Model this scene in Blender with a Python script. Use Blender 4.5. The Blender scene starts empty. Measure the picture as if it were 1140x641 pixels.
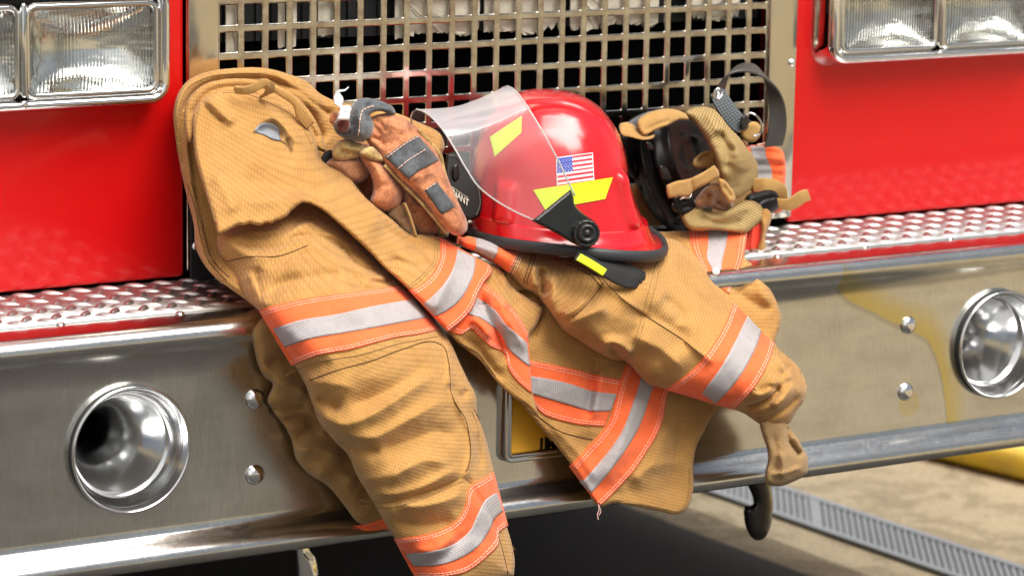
import bpy, bmesh, math, random
import numpy as np
from mathutils import Vector, Matrix
from mathutils.geometry import delaunay_2d_cdt
from mathutils.bvhtree import BVHTree

random.seed(4)
S = bpy.context.scene
COL = S.collection

# ------------------------------------------------------------------ camera
F_PX, YAW, PIT, ROL = 3515.94, 0.56469, 0.18145, 0.017214
CAM = np.array([-1.56633, -3.07968, 0.32399])
fw = np.array([math.sin(YAW)*math.cos(PIT), math.cos(YAW)*math.cos(PIT), -math.sin(PIT)])
r0 = np.array([math.cos(YAW), -math.sin(YAW), 0.0]); u0 = np.cross(r0, fw)
RT = r0*math.cos(ROL)+u0*math.sin(ROL); UP = -r0*math.sin(ROL)+u0*math.cos(ROL)

def rays(P):
    P = np.atleast_2d(np.asarray(P, float))
    return (P[:, :1]-570)/F_PX*RT - (P[:, 1:2]-320.5)/F_PX*UP + fw

def at(P, Y):
    """points of the plate planes parallel to the truck front: traced outline position -> world, at distance Y"""
    d = rays(P); Y = np.broadcast_to(np.asarray(Y, float).ravel(), (len(d),)) if np.ndim(Y) == 0 else np.asarray(Y, float).ravel()
    return CAM + ((Y-CAM[1])/d[:, 1])[:, None]*d

# ------------------------------------------------------------------ materials
def mat(name, color=(.5, .5, .5), rough=.5, metal=0., spec=.5, coat=0., coat_rough=.05, sheen=0., alpha=1., emis=None):
    m = bpy.data.materials.new(name); m.use_nodes = True
    b = m.node_tree.nodes['Principled BSDF']
    b.inputs['Base Color'].default_value = (*color, 1)
    b.inputs['Roughness'].default_value = rough; b.inputs['Metallic'].default_value = metal
    b.inputs['Specular IOR Level'].default_value = spec
    b.inputs['Coat Weight'].default_value = coat; b.inputs['Coat Roughness'].default_value = coat_rough
    b.inputs['Sheen Weight'].default_value = sheen; b.inputs['Alpha'].default_value = alpha
    return m

class N:
    def __init__(s, m): s.t = m.node_tree; s.b = s.t.nodes['Principled BSDF']
    def n(s, ty, **kw):
        x = s.t.nodes.new(ty)
        for k, v in kw.items():
            if k.startswith('i_'):
                x.inputs[k[2:].replace('_', ' ')].default_value = v
            else: setattr(x, k, v)
        return x
    def l(s, a, b): s.t.links.new(a, b)
    def math(s, op, a, b=None, c=None):
        x = s.t.nodes.new('ShaderNodeMath'); x.operation = op
        for i, v in enumerate((a, b, c)):
            if v is None: continue
            if isinstance(v, (int, float)): x.inputs[i].default_value = v
            else: s.l(v, x.inputs[i])
        return x.outputs[0]
    def noise(s, vec, scale, detail=4, rough=.55, dist=0.):
        x = s.n('ShaderNodeTexNoise'); x.inputs['Scale'].default_value = scale
        x.inputs['Detail'].default_value = detail; x.inputs['Roughness'].default_value = rough
        x.inputs['Distortion'].default_value = dist
        if vec is not None: s.l(vec, x.inputs['Vector'])
        return x.outputs['Fac']
    def mapping(s, vec, sc=(1, 1, 1), rot=(0, 0, 0)):
        x = s.n('ShaderNodeMapping'); x.inputs['Scale'].default_value = sc; x.inputs['Rotation'].default_value = rot
        s.l(vec, x.inputs['Vector']); return x.outputs[0]
    def ramp(s, f, stops):
        x = s.n('ShaderNodeValToRGB'); e = x.color_ramp.elements
        while len(e) < len(stops): e.new(.5)
        for q, (p, c) in zip(e, stops): q.position = p; q.color = (*c, 1) if len(c) == 3 else c
        s.l(f, x.inputs[0]); return x.outputs[0]
    def mix(s, f, a, b, mode='MIX'):
        x = s.n('ShaderNodeMix'); x.data_type = 'RGBA'; x.blend_type = mode
        for i, v in ((0, f), (6, a), (7, b)):
            if isinstance(v, (int, float)): x.inputs[i].default_value = v
            elif isinstance(v, tuple): x.inputs[i].default_value = (*v, 1)
            else: s.l(v, x.inputs[i])
        return x.outputs[2]
    def bump(s, h, strength=.3, dist=.001, prev=None):
        x = s.n('ShaderNodeBump'); x.inputs['Strength'].default_value = strength; x.inputs['Distance'].default_value = dist
        s.l(h, x.inputs['Height'])
        if prev is not None: s.l(prev, x.inputs['Normal'])
        s.l(x.outputs[0], s.b.inputs['Normal']); return x.outputs[0]
    def uv(s): return s.n('ShaderNodeTexCoord').outputs['UV']
    def ob(s): return s.n('ShaderNodeTexCoord').outputs['Object']
    def geo(s): return s.n('ShaderNodeNewGeometry').outputs['Position']

def grid_mask(q, uv, pitch, sharp=4):
    sp = q.n('ShaderNodeSeparateXYZ'); q.l(uv, sp.inputs[0])
    o = []
    for a in ('X', 'Y'):
        c = q.math('COSINE', q.math('MULTIPLY', sp.outputs[a], 2*math.pi/pitch))
        o.append(q.math('POWER', q.math('MULTIPLY_ADD', c, .5, .5), sharp))
    return q.math('MAXIMUM', o[0], o[1])

def cloth_mat(name, col, col2, pitch=.0034, sharp=3, grid=.36, bump=.6, dirt=.16):
    m = mat(name, col, .85, sheen=.15, spec=.2); q = N(m); uv = q.uv(); P = q.geo()
    g = grid_mask(q, uv, pitch, sharp)
    soot = q.noise(P, 5.5, 7, .72)
    n1 = q.noise(P, 9, 5, .6); n2 = q.noise(P, 60, 4, .65); n3 = q.noise(P, 900, 2)
    c = q.mix(q.ramp(n1, [(.35, (0, 0, 0)), (.7, (1, 1, 1))]), col, col2)
    stain = q.ramp(n2, [(.5, (1, 1, 1)), (.78, (1-dirt, 1-dirt*1.1, 1-dirt*1.2))])
    c = q.mix(1., c, stain, 'MULTIPLY')
    c = q.mix(1., c, q.ramp(soot, [(.52, (1, 1, 1)), (.64, (.82, .79, .76)), (.74, (.68, .63, .58))]), 'MULTIPLY')
    c = q.mix(q.math('MULTIPLY', g, grid), c, tuple(x*.35 for x in col))
    q.l(c, q.b.inputs['Base Color'])
    h = q.math('ADD', q.math('MULTIPLY', g, -.8), q.math('MULTIPLY', n3, .8))
    b1 = q.bump(h, bump, .0006)
    q.bump(q.noise(P, 70, 3, .6), .35, .004, b1)
    return m

TAN = cloth_mat('tan_ripstop_cloth', (.55, .292, .090), (.475, .243, .068))
TAN2 = cloth_mat('shaded_tan_and_lining_cloth', (.42, .235, .085), (.34, .18, .06), grid=.12)  # darker copy of the tan cloth, shade put into its colour; also used as lining
TAN_SMOOTH = cloth_mat('tan_facing_cloth', (.53, .31, .10), (.45, .25, .08), pitch=.002, grid=.15)
KNIT = cloth_mat('brown_rib_knit', (.43, .265, .115), (.36, .215, .09), pitch=.0024, grid=.3, bump=.8)
ORANGE = cloth_mat('fluorescent_orange_trim', (1.0, .180, .055), (1.0, .14, .042), pitch=.0012, grid=.06, bump=.25, dirt=.12)
SILVER = cloth_mat('silver_retroreflective_tape', (.52, .475, .475), (.45, .415, .42), pitch=.0027, sharp=3, grid=.42, bump=.7, dirt=.15)
THREAD = mat('pale_pink_thread', (.95, .62, .50), .8)
THREAD_DK = mat('dark_brown_thread', (.10, .045, .015), .9)
THREAD_TAN = mat('olive_tan_thread', (.33, .19, .07), .9)

def leather(name, col, col2, sc=1.):
    m = mat(name, col, .75, spec=.3, sheen=.3); q = N(m); P = q.geo()
    n = q.noise(P, 28*sc, 6, .65); n2 = q.noise(P, 500, 4, .6)
    c = q.mix(q.ramp(n, [(.35, (0, 0, 0)), (.68, (1, 1, 1))]), col, col2)
    c = q.mix(1., c, q.ramp(n2, [(.3, (.62, .6, .6)), (.7, (1.15, 1.15, 1.15))]), 'MULTIPLY')
    c = q.mix(1., c, q.ramp(q.noise(P, 70*sc, 5, .7), [(.38, (.60, .55, .52)), (.55, (1.05, 1.05, 1.05))]), 'MULTIPLY')
    q.l(c, q.b.inputs['Base Color'])
    q.bump(n2, .45, .0008, q.bump(q.noise(P, 90, 4), .4, .003))
    return m
LEATHER = leather('rust_orange_suede', (.66, .26, .11), (.54, .19, .075))
LEATHER2 = leather('faded_suede', (.54, .25, .125), (.42, .18, .09))
PALE = leather('cream_lining_leather', (.62, .42, .16), (.50, .32, .11))
GREY_S = leather('charcoal_suede', (.075, .085, .095), (.11, .12, .13))
GREY_K = leather('blue_grey_knit_cuff', (.08, .095, .11), (.12, .14, .155), 2)

def steel(name, col=(.62, .60, .56), rough=.22, brush=0., bsc=(1, 1, 1), wob=.0):
    m = mat(name, col, rough, 1.); q = N(m); P = q.geo()
    s = q.mapping(P, bsc)
    n = q.noise(s, 60, 5, .6)
    q.l(q.math('MULTIPLY_ADD', n, .16, rough-.08), q.b.inputs['Roughness'])
    big = q.noise(P, 7, 4, .6)
    q.l(q.mix(q.ramp(big, [(.3, (0, 0, 0)), (.7, (1, 1, 1))]), tuple(c*.86 for c in col), col), q.b.inputs['Base Color'])
    b = q.bump(n, brush, .0005)
    if wob: q.bump(q.noise(P, 14, 2), wob, .01, b)
    return m
BRUSHED = steel('brushed_stainless_steel', (.70, .69, .66), .20, .07, (5, 5, .55), .0)
GRILLE_S = steel('polished_dented_steel', (.66, .62, .54), .15, .08, (1, 1, 1), .25)
for _m in (GRILLE_S,):
    q = N(_m); P = q.geo(); o_ = q.b.inputs['Base Color'].links[0].from_socket
    nn = q.noise(q.mapping(P, (1, 1, 1.3)), 34, 5, .75)
    q.l(q.mix(q.ramp(nn, [(.40, (0, 0, 0)), (.62, (1, 1, 1))]), o_, (.40, .33, .27)), q.b.inputs['Base Color'])
FRAME_S = steel('polished_steel_sheet', (.66, .61, .52), .16, .05, (1, 1, 1), .10)
TREAD = steel('aluminium_tread_plate', (.55, .545, .535), .40, .1, (1, 1, 1), .03)
CHROME = mat('chrome', (.80, .80, .80), .045, 1.)
CHROME_W = steel('worn_chrome', (.74, .73, .71), .10, .04)
DARK_M = mat('dark_painted_metal', (.012, .011, .010), .35, .0)
BLACK_V = mat('flat_black_cavity', (.003, .003, .003), 1., spec=0.)
RUBBER = mat('black_rubber', (.018, .018, .018), .55)
EDGE = mat('grey_rubber_edge_trim', (.032, .035, .04), .5)
BLK_PL = mat('black_moulded_plastic', (.012, .012, .012), .28)
BLK_GLOSS = mat('glossy_black_rubber', (.005, .005, .005), .42, spec=.25)
BLK_WEB = mat('black_webbing', (.012, .012, .013), .75)
_q = N(BLK_WEB); _q.bump(_q.noise(_q.geo(), 800, 2), .6, .001)
GREY_WEB = mat('grey_webbing', (.10, .115, .125), .7)
_q = N(GREY_WEB); _g = grid_mask(_q, _q.uv(), .0035, 2)
_q.l(_q.mix(_g, (.15, .17, .185), (.035, .04, .045)), _q.b.inputs['Base Color']); _q.bump(_g, .6, .001)
WHITE_P = mat('white_label_paper', (.85, .85, .88), .6)
LIME = mat('lime_reflective_tape', (.72, 1.0, .02), .35, coat=.3)
def red_paint(name, col, rough, bumps):
    m = mat(name, col, rough, spec=.25, coat=.35, coat_rough=.08); q = N(m); P = q.geo()
    q.bump(q.noise(P, 160, 2), bumps, .0006)
    return m
RED = red_paint('red_truck_paint', (.62, .004, .005), .35, .012)
RED_H = mat('red_helmet_gloss', (.62, .004, .010), .25, coat=1., coat_rough=.06)
_q = N(RED_H); _q.bump(_q.noise(_q.geo(), 45, 2), .12, .004)
_q.l(_q.mix(_q.ramp(_q.noise(_q.mapping(_q.geo(), (1, 1, 2.5)), 220, 8, .8), [(.60, (0, 0, 0)), (.72, (.35, .35, .35))]), (.62, .004, .010), (.75, .30, .28)), _q.b.inputs['Base Color'])
_n = _q.noise(_q.geo(), 140, 6, .7); _q.l(_q.math('MULTIPLY_ADD', _n, .24, .0), _q.b.inputs['Coat Roughness'])

# concrete / dark ground colour that carries the truck's shade
CONC = mat('pale_concrete', (.40, .34, .25), .9); q = N(CONC); P = q.geo()
c = q.mix(q.ramp(q.noise(P, 1.6, 6, .6), [(.3, (0, 0, 0)), (.7, (1, 1, 1))]), (.32, .262, .160), (.24, .198, .125))
c = q.mix(1., c, q.ramp(q.noise(P, 90, 5, .7), [(.3, (.62, .62, .62)), (.7, (1.12, 1.12, 1.12))]), 'MULTIPLY')
c = q.mix(1., c, q.ramp(q.noise(P, 7, 7, .75, 1.), [(.44, (.68, .66, .62)), (.52, (1, 1, 1))]), 'MULTIPLY')
q.l(c, q.b.inputs['Base Color']); q.bump(q.noise(P, 250, 4), .4, .002)
SHADE_GND = mat('dark_shade_ground', (.08, .07, .055), .9); q = N(SHADE_GND); P = q.geo()
c = q.mix(q.noise(P, 2.5, 6, .6), (.06, .055, .047), (.035, .033, .029))
q.l(c, q.b.inputs['Base Color']); q.bump(q.noise(P, 300, 4), .6, .004)

# ------------------------------------------------------------------ object helpers
def link(name, me, m=None, parent=None, smooth=True, label=None):
    o = bpy.data.objects.new(name, me); COL.objects.link(o)
    if m is not None and not me.materials:
        me.materials.append(m)
    if smooth:
        me.polygons.foreach_set('use_smooth', [True]*len(me.polygons))
    if parent is not None:
        o.parent = parent; o.matrix_parent_inverse = parent.matrix_world.inverted()
    if label: o['label'] = label
    return o

def mesh(name, V, Fc, m=None, parent=None, smooth=True, uvs=None, label=None):
    me = bpy.data.meshes.new(name)
    me.from_pydata([tuple(map(float, v)) for v in V], [], [tuple(map(int, f)) for f in Fc])
    if uvs is not None:
        l = me.uv_layers.new(name='UVMap')
        idx = np.empty(len(me.loops), dtype=np.int32); me.loops.foreach_get('vertex_index', idx)
        l.data.foreach_set('uv', np.asarray(uvs, np.float32)[idx].ravel())
    me.update()
    return link(name, me, m, parent, smooth, label)

def from_bm(name, bm, m, parent=None, smooth=False, label=None):
    bmesh.ops.recalc_face_normals(bm, faces=bm.faces[:])
    me = bpy.data.meshes.new(name); bm.to_mesh(me); bm.free()
    return link(name, me, m, parent, smooth, label)

def empty(name, loc, label, cat, group=None, kind=None):
    o = bpy.data.objects.new(name, None); COL.objects.link(o)
    o.location = loc; o.empty_display_size = .05
    o.matrix_world = Matrix.Translation(loc)
    o['label'] = label; o['category'] = cat
    if group: o['group'] = group
    if kind: o['kind'] = kind
    return o

def bx(bm, c, s, bev=0., seg=2):
    r = bmesh.ops.create_cube(bm, size=1., matrix=Matrix.Translation(c) @ Matrix.Diagonal((*s, 1)))
    if bev:
        es = set()
        for v in r['verts']: es.update(v.link_edges)
        bmesh.ops.bevel(bm, geom=list(es), offset=bev, segments=seg, affect='EDGES', profile=.5)

def catmull(P, closed=True, step=2.5):
    """dense curve through P; a third entry marks a corner"""
    pts = [np.array(p[:2], float) for p in P]; cor = [len(p) > 2 for p in P]
    n = len(pts); out = []
    rng = range(n) if closed else range(n-1)
    for i in rng:
        p1, p2 = pts[i], pts[(i+1) % n]
        p0 = pts[(i-1) % n] if (closed or i > 0) else p1
        p3 = pts[(i+2) % n] if (closed or i+2 < n) else p2
        L = np.linalg.norm(p2-p1)
        def tan(a, b, c):
            l1, l2 = np.linalg.norm(b-a)+1e-6, np.linalg.norm(c-b)+1e-6
            return ((b-a)/l1*l2+(c-b)/l2*l1)/(l1+l2)*L
        m1 = (p2-p1) if cor[i] else tan(p0, p1, p2)
        m2 = (p2-p1) if cor[(i+1) % n] else tan(p1, p2, p3)
        k = max(1, int(round(L/step)))
        for j in range(k):
            t = j/k; t2 = t*t; t3 = t2*t
            out.append((2*t3-3*t2+1)*p1+(t3-2*t2+t)*m1+(-2*t3+3*t2)*p2+(t3-t2)*m2)
    if not closed: out.append(pts[-1])
    return np.array(out)

def seg_dist(P, A, closed=False):
    """distance, signed side and arclength fraction of points P to polyline A"""
    P = np.asarray(P, float); A = np.asarray(A, float)
    B = np.roll(A, -1, 0) if closed else A[1:]; A0 = A if closed else A[:-1]
    D = B-A0; L2 = (D**2).sum(1)+1e-12; L = np.sqrt(L2); cum = np.concatenate([[0], np.cumsum(L)])
    best = np.full(len(P), 1e9); side = np.zeros(len(P)); fr = np.zeros(len(P))
    for s in range(0, len(P), 4000):
        Q = P[s:s+4000, None, :]-A0[None]
        t = np.clip((Q*D).sum(2)/L2, 0, 1)
        R = Q-t[..., None]*D; d = np.sqrt((R**2).sum(2)); k = d.argmin(1); r = np.arange(len(k))
        best[s:s+4000] = d[r, k]
        c = D[k, 0]*Q[r, k, 1]-D[k, 1]*Q[r, k, 0]
        side[s:s+4000] = np.sign(c); fr[s:s+4000] = (cum[k]+t[r, k]*L[k])/cum[-1]
    return best, side, fr

def inside(P, A):
    P = np.asarray(P); A = np.asarray(A); B = np.roll(A, -1, 0); res = np.zeros(len(P), bool)
    for s in range(0, len(P), 4000):
        x = P[s:s+4000, 0:1]; y = P[s:s+4000, 1:2]
        c = (A[:, 1] > y) != (B[:, 1] > y)
        xx = (B[:, 0]-A[:, 0])*(y-A[:, 1])/(B[:, 1]-A[:, 1]+1e-12)+A[:, 0]
        res[s:s+4000] = ((c & (x < xx)).sum(1) % 2) == 1
    return res

class TPS:
    def __init__(s, pts):
        A = np.array(pts, float); s.c = A[:, :2]; n = len(A)
        if n < 4: s.w = None; s.v = A[:, 2].mean(); 
        else:
            K = s.k(s.c); Pm = np.hstack([np.ones((n, 1)), s.c/100])
            M = np.block([[K+np.eye(n)*.05, Pm], [Pm.T, np.zeros((3, 3))]])
            s.w = np.linalg.solve(M, np.concatenate([A[:, 2], np.zeros(3)]))
    def k(s, P):
        d2 = ((P[:, None]-s.c[None])**2).sum(2)/1e4
        return .5*d2*np.log(d2+1e-9)
    def __call__(s, P):
        if s.w is None: return np.full(len(P), s.v)
        return s.k(P) @ s.w[:-3] + np.hstack([np.ones((len(P), 1)), P/100]) @ s.w[-3:]

def wrinkle(P, seed, ang, amp, lmin=22, lmax=80, n=9, spread=.5):
    """cloth wrinkles: summed warped ridges, mostly across one direction"""
    r = np.random.RandomState(seed); out = np.zeros(len(P))
    wx = 9*np.sin(P[:, 0]/37+r.rand()*6+P[:, 1]/53)+5*np.sin(P[:, 1]/21+r.rand()*6)
    wy = 9*np.sin(P[:, 1]/41+r.rand()*6-P[:, 0]/47)+5*np.sin(P[:, 0]/23+r.rand()*6)
    X = P[:, 0]+wx; Y = P[:, 1]+wy
    for i in range(n):
        a = ang+r.randn()*spread; L = lmin*(lmax/lmin)**r.rand()
        ph = (X*math.cos(a)+Y*math.sin(a))/L*2*math.pi+r.rand()*6.28
        mod = .5+.5*np.sin((-X*math.sin(a)+Y*math.cos(a))/(L*2.2)*2*math.pi+r.rand()*6.28)
        out += (L/lmax)*mod*((1-np.abs(np.sin(ph*.5)))**1.6-.35)
    return amp*out/math.sqrt(n)

def facet(P, seed, ang, lmin=38, lmax=110):
    """stiff-cloth facets: flat planes meeting in sharp creases"""
    r = np.random.RandomState(seed); out = np.zeros(len(P))
    X = P[:, 0]+10*np.sin(P[:, 1]/63+r.rand()*6); Y = P[:, 1]+10*np.sin(P[:, 0]/71+r.rand()*6)
    for i in range(5):
        a = ang+r.randn()*.55; L = lmin*(lmax/lmin)**r.rand()
        u = (X*math.cos(a)+Y*math.sin(a))/L+r.rand()*9; f = u-np.floor(u); k = .18+.5*r.rand()
        tri = np.where(f < k, f/k, (1-f)/(1-k))
        m = np.clip(.5+.9*np.sin((-X*math.sin(a)+Y*math.cos(a))/(L*1.7)*2*math.pi+r.rand()*6), 0, 1)
        out += (L/lmax)*m*(tri-.4)
    return out

class Field:
    """front surface of a cloth piece: distance Y behind each traced point"""
    def __init__(s, outline, depth, ew=14, eh=.012, creases=(), wr=None, base=None):
        s.ol = catmull(outline); s.tps = TPS(depth); s.ew, s.eh = ew, eh
        s.cr = [(catmull(c[0], False, 4), *c[1:]) for c in creases]; s.wr = wr
    def plain(s, P):
        P = np.atleast_2d(np.asarray(P, float)); Y = s.tps(P)
        d, _, _ = seg_dist(P, s.ol, True); d = np.where(inside(P, s.ol), d, 0)
        t = np.clip(d/s.ew, 0, 1)
        return Y+s.eh*(1-np.sqrt(np.clip(1-(1-t)**2, 0, 1))), d
    def Y(s, P):
        P = np.atleast_2d(np.asarray(P, float)); Y, d = s.plain(P)
        for c in s.cr:
            pl, w, h, kind = c[:4]
            dd, sd, fr = seg_dist(P, pl)
            fade = np.clip(np.minimum(fr, 1-fr)/.22, 0, 1); fade = fade*fade*(3-2*fade)
            if len(c) > 4 and c[4] == 'nofade': fade = np.ones_like(fade)
            if kind == 'r': Y = Y-1.35*h*fade*(.55*np.exp(-(dd/w)**2)+.45*np.exp(-dd/(.62*w)))
            elif kind == 'v': Y = Y+1.15*h*fade*np.exp(-(dd/w))
            elif kind == 's':   # a lap: the right-hand side of the line stands proud
                x = dd*sd; Y = Y-h*fade*np.exp(-np.maximum(x, 0)/w)*np.clip((x+1.2)/2.4, 0, 1)
        if s.wr:
            a = np.clip(d/12, .15, 1)
            for w in (s.wr if isinstance(s.wr, list) else [s.wr]): Y = Y-a*wrinkle(P, *w)
        if s.wr:
            w0 = s.wr[0] if isinstance(s.wr, list) else s.wr
            Y = Y-np.clip(d/14, .1, 1)*facet(P, w0[0], w0[1])*min(.006, w0[2]*1.15)
        if not s.wr: return Y
        return Y-np.clip(d/10, .2, 1)*(.0014*crumple(P, 5, 17)+.0004*crumple(P, 9, 8))

def crumple(P, seed, L):
    r = np.random.RandomState(seed); out = np.zeros(len(P)); X = P[:, 0]+7*np.sin(P[:, 1]/17+1)+4*np.sin(P[:, 0]/9); Y = P[:, 1]+7*np.sin(P[:, 0]/19)+4*np.sin(P[:, 1]/11+2)
    m = .5+.5*np.sin(P[:, 0]/61+seed)*np.sin(P[:, 1]/47+2*seed)
    for i in range(4):
        a = r.rand()*3.14; out += 1-np.abs(np.sin((X*math.cos(a)+Y*math.sin(a))/L/2+r.rand()*6))**.8*1.6
    return out*m/2

def interior_pts(ol, step, margin):
    x0, y0 = ol.min(0); x1, y1 = ol.max(0); out = []; r = 0; y = y0
    rs = np.random.RandomState(1)
    G = []
    while y < y1:
        xs = np.arange(x0+(r % 2)*step/2, x1, step); G.append(np.stack([xs, np.full(len(xs), y)], 1)); y += step*.866; r += 1
    G = np.concatenate(G)+rs.uniform(-.15, .15, (sum(len(g) for g in G), 2))*step*.5
    G = G[inside(G, ol)]
    d, _, _ = seg_dist(G, ol, True)
    return G[d > margin]

def triang(ol, step):
    I = interior_pts(ol, step, step*.55)
    pts = [Vector(p) for p in np.concatenate([ol, I])] if len(I) else [Vector(p) for p in ol]
    o = delaunay_2d_cdt(pts, [], [list(range(len(ol)))], 1, 1e-5)
    V = np.array([(v.x, v.y) for v in o[0]]); Fc = [f for f in o[2] if len(f) == 3]
    return V, Fc, ol

def orient(V, Fc):
    out = []
    for f in Fc:
        a, b, c = (V[i] for i in f)
        if (b[0]-a[0])*(c[1]-a[1])-(b[1]-a[1])*(c[0]-a[0]) > 0: f = [f[0], f[2], f[1]]
        out.append(list(f))
    return out   # counterclockwise as seen by the viewer (y down)

def uvproj(W, ang=0., sc=1.):
    c, s = math.cos(ang), math.sin(ang)
    # unrolled along the surface: use lateral and vertical metres plus a share of the depth
    x = W[:, 0]-.5*W[:, 1]; z = W[:, 2]-.35*W[:, 1]
    return np.stack([c*x-s*z, s*x+c*z], 1)*sc

def pillow(name, fld, m, parent, thick=.012, step=2.3, bulge=0., ang=0., label=None, backmat=None):
    """closed cloth body: front follows the field, back lies behind it"""
    V, Fc, ol = triang(fld.ol, step); Fc = orient(V, Fc)
    Yf = fld.Y(V)
    d, _, _ = seg_dist(V, fld.ol, True); onb = d < .05
    t = np.clip(d/fld.ew, 0, 1)
    Yb = fld.tps(V)+fld.eh+thick*np.sqrt(np.clip(1-(1-t)**2, 0, 1))+bulge*t
    Yb = np.maximum(Yb, Yf+.0015)
    Wf = at(V, Yf); Wb = at(V, Yb)
    n = len(V); mp = {}; V3 = list(Wf)
    for i in range(n):
        if onb[i]: mp[i] = i
        else: mp[i] = len(V3); V3.append(Wb[i])
    F3 = list(Fc)
    for f in Fc: F3.append([mp[f[0]], mp[f[2]], mp[f[1]]])
    V3 = np.array(V3)
    Ws = at(V, fld.tps(V)); U = np.concatenate([Ws, Ws[[i for i in range(n) if not onb[i]]]])
    return mesh(name, V3, F3, m, parent, True, uvproj(U, ang), label)

def strip(name, fld, top, bot, m, parent, f0=0., f1=1., lift=.0016, step=2.2, label=None, back=.003, yfun=None):
    """a sewn band between two edge lines, lying on the surface of fld, with turned-in edges"""
    A = catmull(top, False, 2); B = catmull(bot, False, 2)
    def res(A, n):
        L = np.concatenate([[0], np.cumsum(np.linalg.norm(np.diff(A, axis=0), axis=1))]); t = np.linspace(0, L[-1], n)
        return np.stack([np.interp(t, L, A[:, 0]), np.interp(t, L, A[:, 1])], 1), L[-1]
    _, la = res(A, 2); _, lb = res(B, 2)
    nu = max(3, int(max(la, lb)/step)); A, _ = res(A, nu); B, _ = res(B, nu)
    w = np.linalg.norm(A-B, axis=1).mean()*(f1-f0); nv = max(3, int(w/step)+1)
    vs = np.linspace(f0, f1, nv)
    G = A[:, None]*(1-vs[None, :, None])+B[:, None]*vs[None, :, None]
    P = G.reshape(-1, 2); Y = (yfun or fld.Y)(P)-lift
    W = at(P, Y).reshape(nu, nv, 3)
    # turned-in skirt
    full = np.zeros((nu+2, nv+2, 3)); full[1:-1, 1:-1] = W
    off = np.array([0, back+lift, 0])
    full[0, 1:-1] = W[0]+off; full[-1, 1:-1] = W[-1]+off; full[1:-1, 0] = W[:, 0]+off; full[1:-1, -1] = W[:, -1]+off
    full[0, 0] = W[0, 0]+off; full[0, -1] = W[0, -1]+off; full[-1, 0] = W[-1, 0]+off; full[-1, -1] = W[-1, -1]+off
    nu2, nv2 = nu+2, nv+2
    lu = np.concatenate([[0], np.cumsum(np.linalg.norm(np.diff(full[:, nv2//2], axis=0), axis=1))])
    lv = np.concatenate([[0], np.cumsum(np.linalg.norm(np.diff(full[nu2//2], axis=0), axis=1))])
    uv = np.stack(np.broadcast_arrays(lu[:, None], lv[None, :]), -1).reshape(-1, 2)
    idx = np.arange(nu2*nv2).reshape(nu2, nv2); Fc = []
    a = full[1, 1]; n0 = np.cross(full[2, 1]-a, full[1, 2]-a); flip = n0[1] > 0
    for i in range(nu2-1):
        for j in range(nv2-1):
            q = [idx[i, j], idx[i+1, j], idx[i+1, j+1], idx[i, j+1]]
            Fc.append(q[::-1] if flip else q)
    return mesh(name, full.reshape(-1, 3), Fc, m, parent, True, uv, label)

def tube_pts(V, Fc, P3, r, n=6, cap=True):
    P3 = np.asarray(P3); b = len(V)
    T = np.gradient(P3, axis=0); T /= np.linalg.norm(T, axis=1)[:, None]+1e-12
    ref = np.array([0, -1, 0.3]); rr = np.broadcast_to(np.asarray(r, float), (len(P3),))
    for p, t, q in zip(P3, T, rr):
        a = np.cross(t, ref); 
        if np.linalg.norm(a) < 1e-3: a = np.cross(t, [1, 0, 0])
        a /= np.linalg.norm(a); c = np.cross(t, a)
        for k in range(n):
            w = 2*math.pi*k/n; V.append(p+q*(math.cos(w)*a+math.sin(w)*c))
    for i in range(len(P3)-1):
        for k in range(n):
            k2 = (k+1) % n
            Fc.append([b+i*n+k, b+i*n+k2, b+(i+1)*n+k2, b+(i+1)*n+k])
    if cap:
        Fc.append([b+k for k in range(n)][::-1]); e = b+(len(P3)-1)*n; Fc.append([e+k for k in range(n)])

def stitch(name, fld, line, m, parent, r=.00035, dash=3.2, gap=1.1, lift=.0021, yfun=None, offs=(0,)):
    """a run of thread: short stitches following the surface"""
    V, Fc = [], []
    for off in offs:
        C = catmull(line, False, 1.0)
        if off:
            T = np.gradient(C, axis=0); T /= np.linalg.norm(T, axis=1)[:, None]; C = C+np.stack([-T[:, 1], T[:, 0]], 1)*off
        L = np.concatenate([[0], np.cumsum(np.linalg.norm(np.diff(C, axis=0), axis=1))]); s = 0
        segs = []
        while s < L[-1]-dash:
            t = np.linspace(s, s+dash, 4); segs.append(np.stack([np.interp(t, L, C[:, 0]), np.interp(t, L, C[:, 1])], 1)); s += dash+gap
        if not segs: continue
        A = np.concatenate(segs); Y = (yfun or fld.Y)(A)-lift; W = at(A, Y).reshape(-1, 4, 3)
        for w in W: tube_pts(V, Fc, w, r, 4)
    return mesh(name, V, Fc, m, parent, False)

def band(fld, top, bot, s0, s1, parent, name='reflective_band', st=True, sil_lines=None, ends=(), lift=.0016):
    b = strip(name, fld, top, bot, ORANGE, parent, lift=lift)
    if sil_lines: strip('silver_stripe', fld, sil_lines[0], sil_lines[1], SILVER, b, lift=lift+.0012, back=.001)
    else: strip('silver_stripe', fld, top, bot, SILVER, b, s0, s1, lift=lift+.0012, back=.001)
    if st:
        A = catmull(top, False, 2); B = catmull(bot, False, 2)
        def res(A, n=30):
            L = np.concatenate([[0], np.cumsum(np.linalg.norm(np.diff(A, axis=0), axis=1))]); t = np.linspace(0, L[-1], n)
            return np.stack([np.interp(t, L, A[:, 0]), np.interp(t, L, A[:, 1])], 1)
        A, B = res(A), res(B); w = np.linalg.norm(A-B, axis=1).mean()
        for f in (2.2/w, 5.0/w, 1-5.0/w, 1-2.2/w):
            stitch('stitching', fld, [tuple(p) for p in A*(1-f)+B*f], THREAD, b, lift=lift+.0004)
    return b

def seam(fld, line, parent, m=None, r=.0006, **k):
    return stitch('seam', fld, line, m or THREAD_DK, parent, r=r, lift=.0004, dash=4.5, gap=.4, **k)

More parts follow.
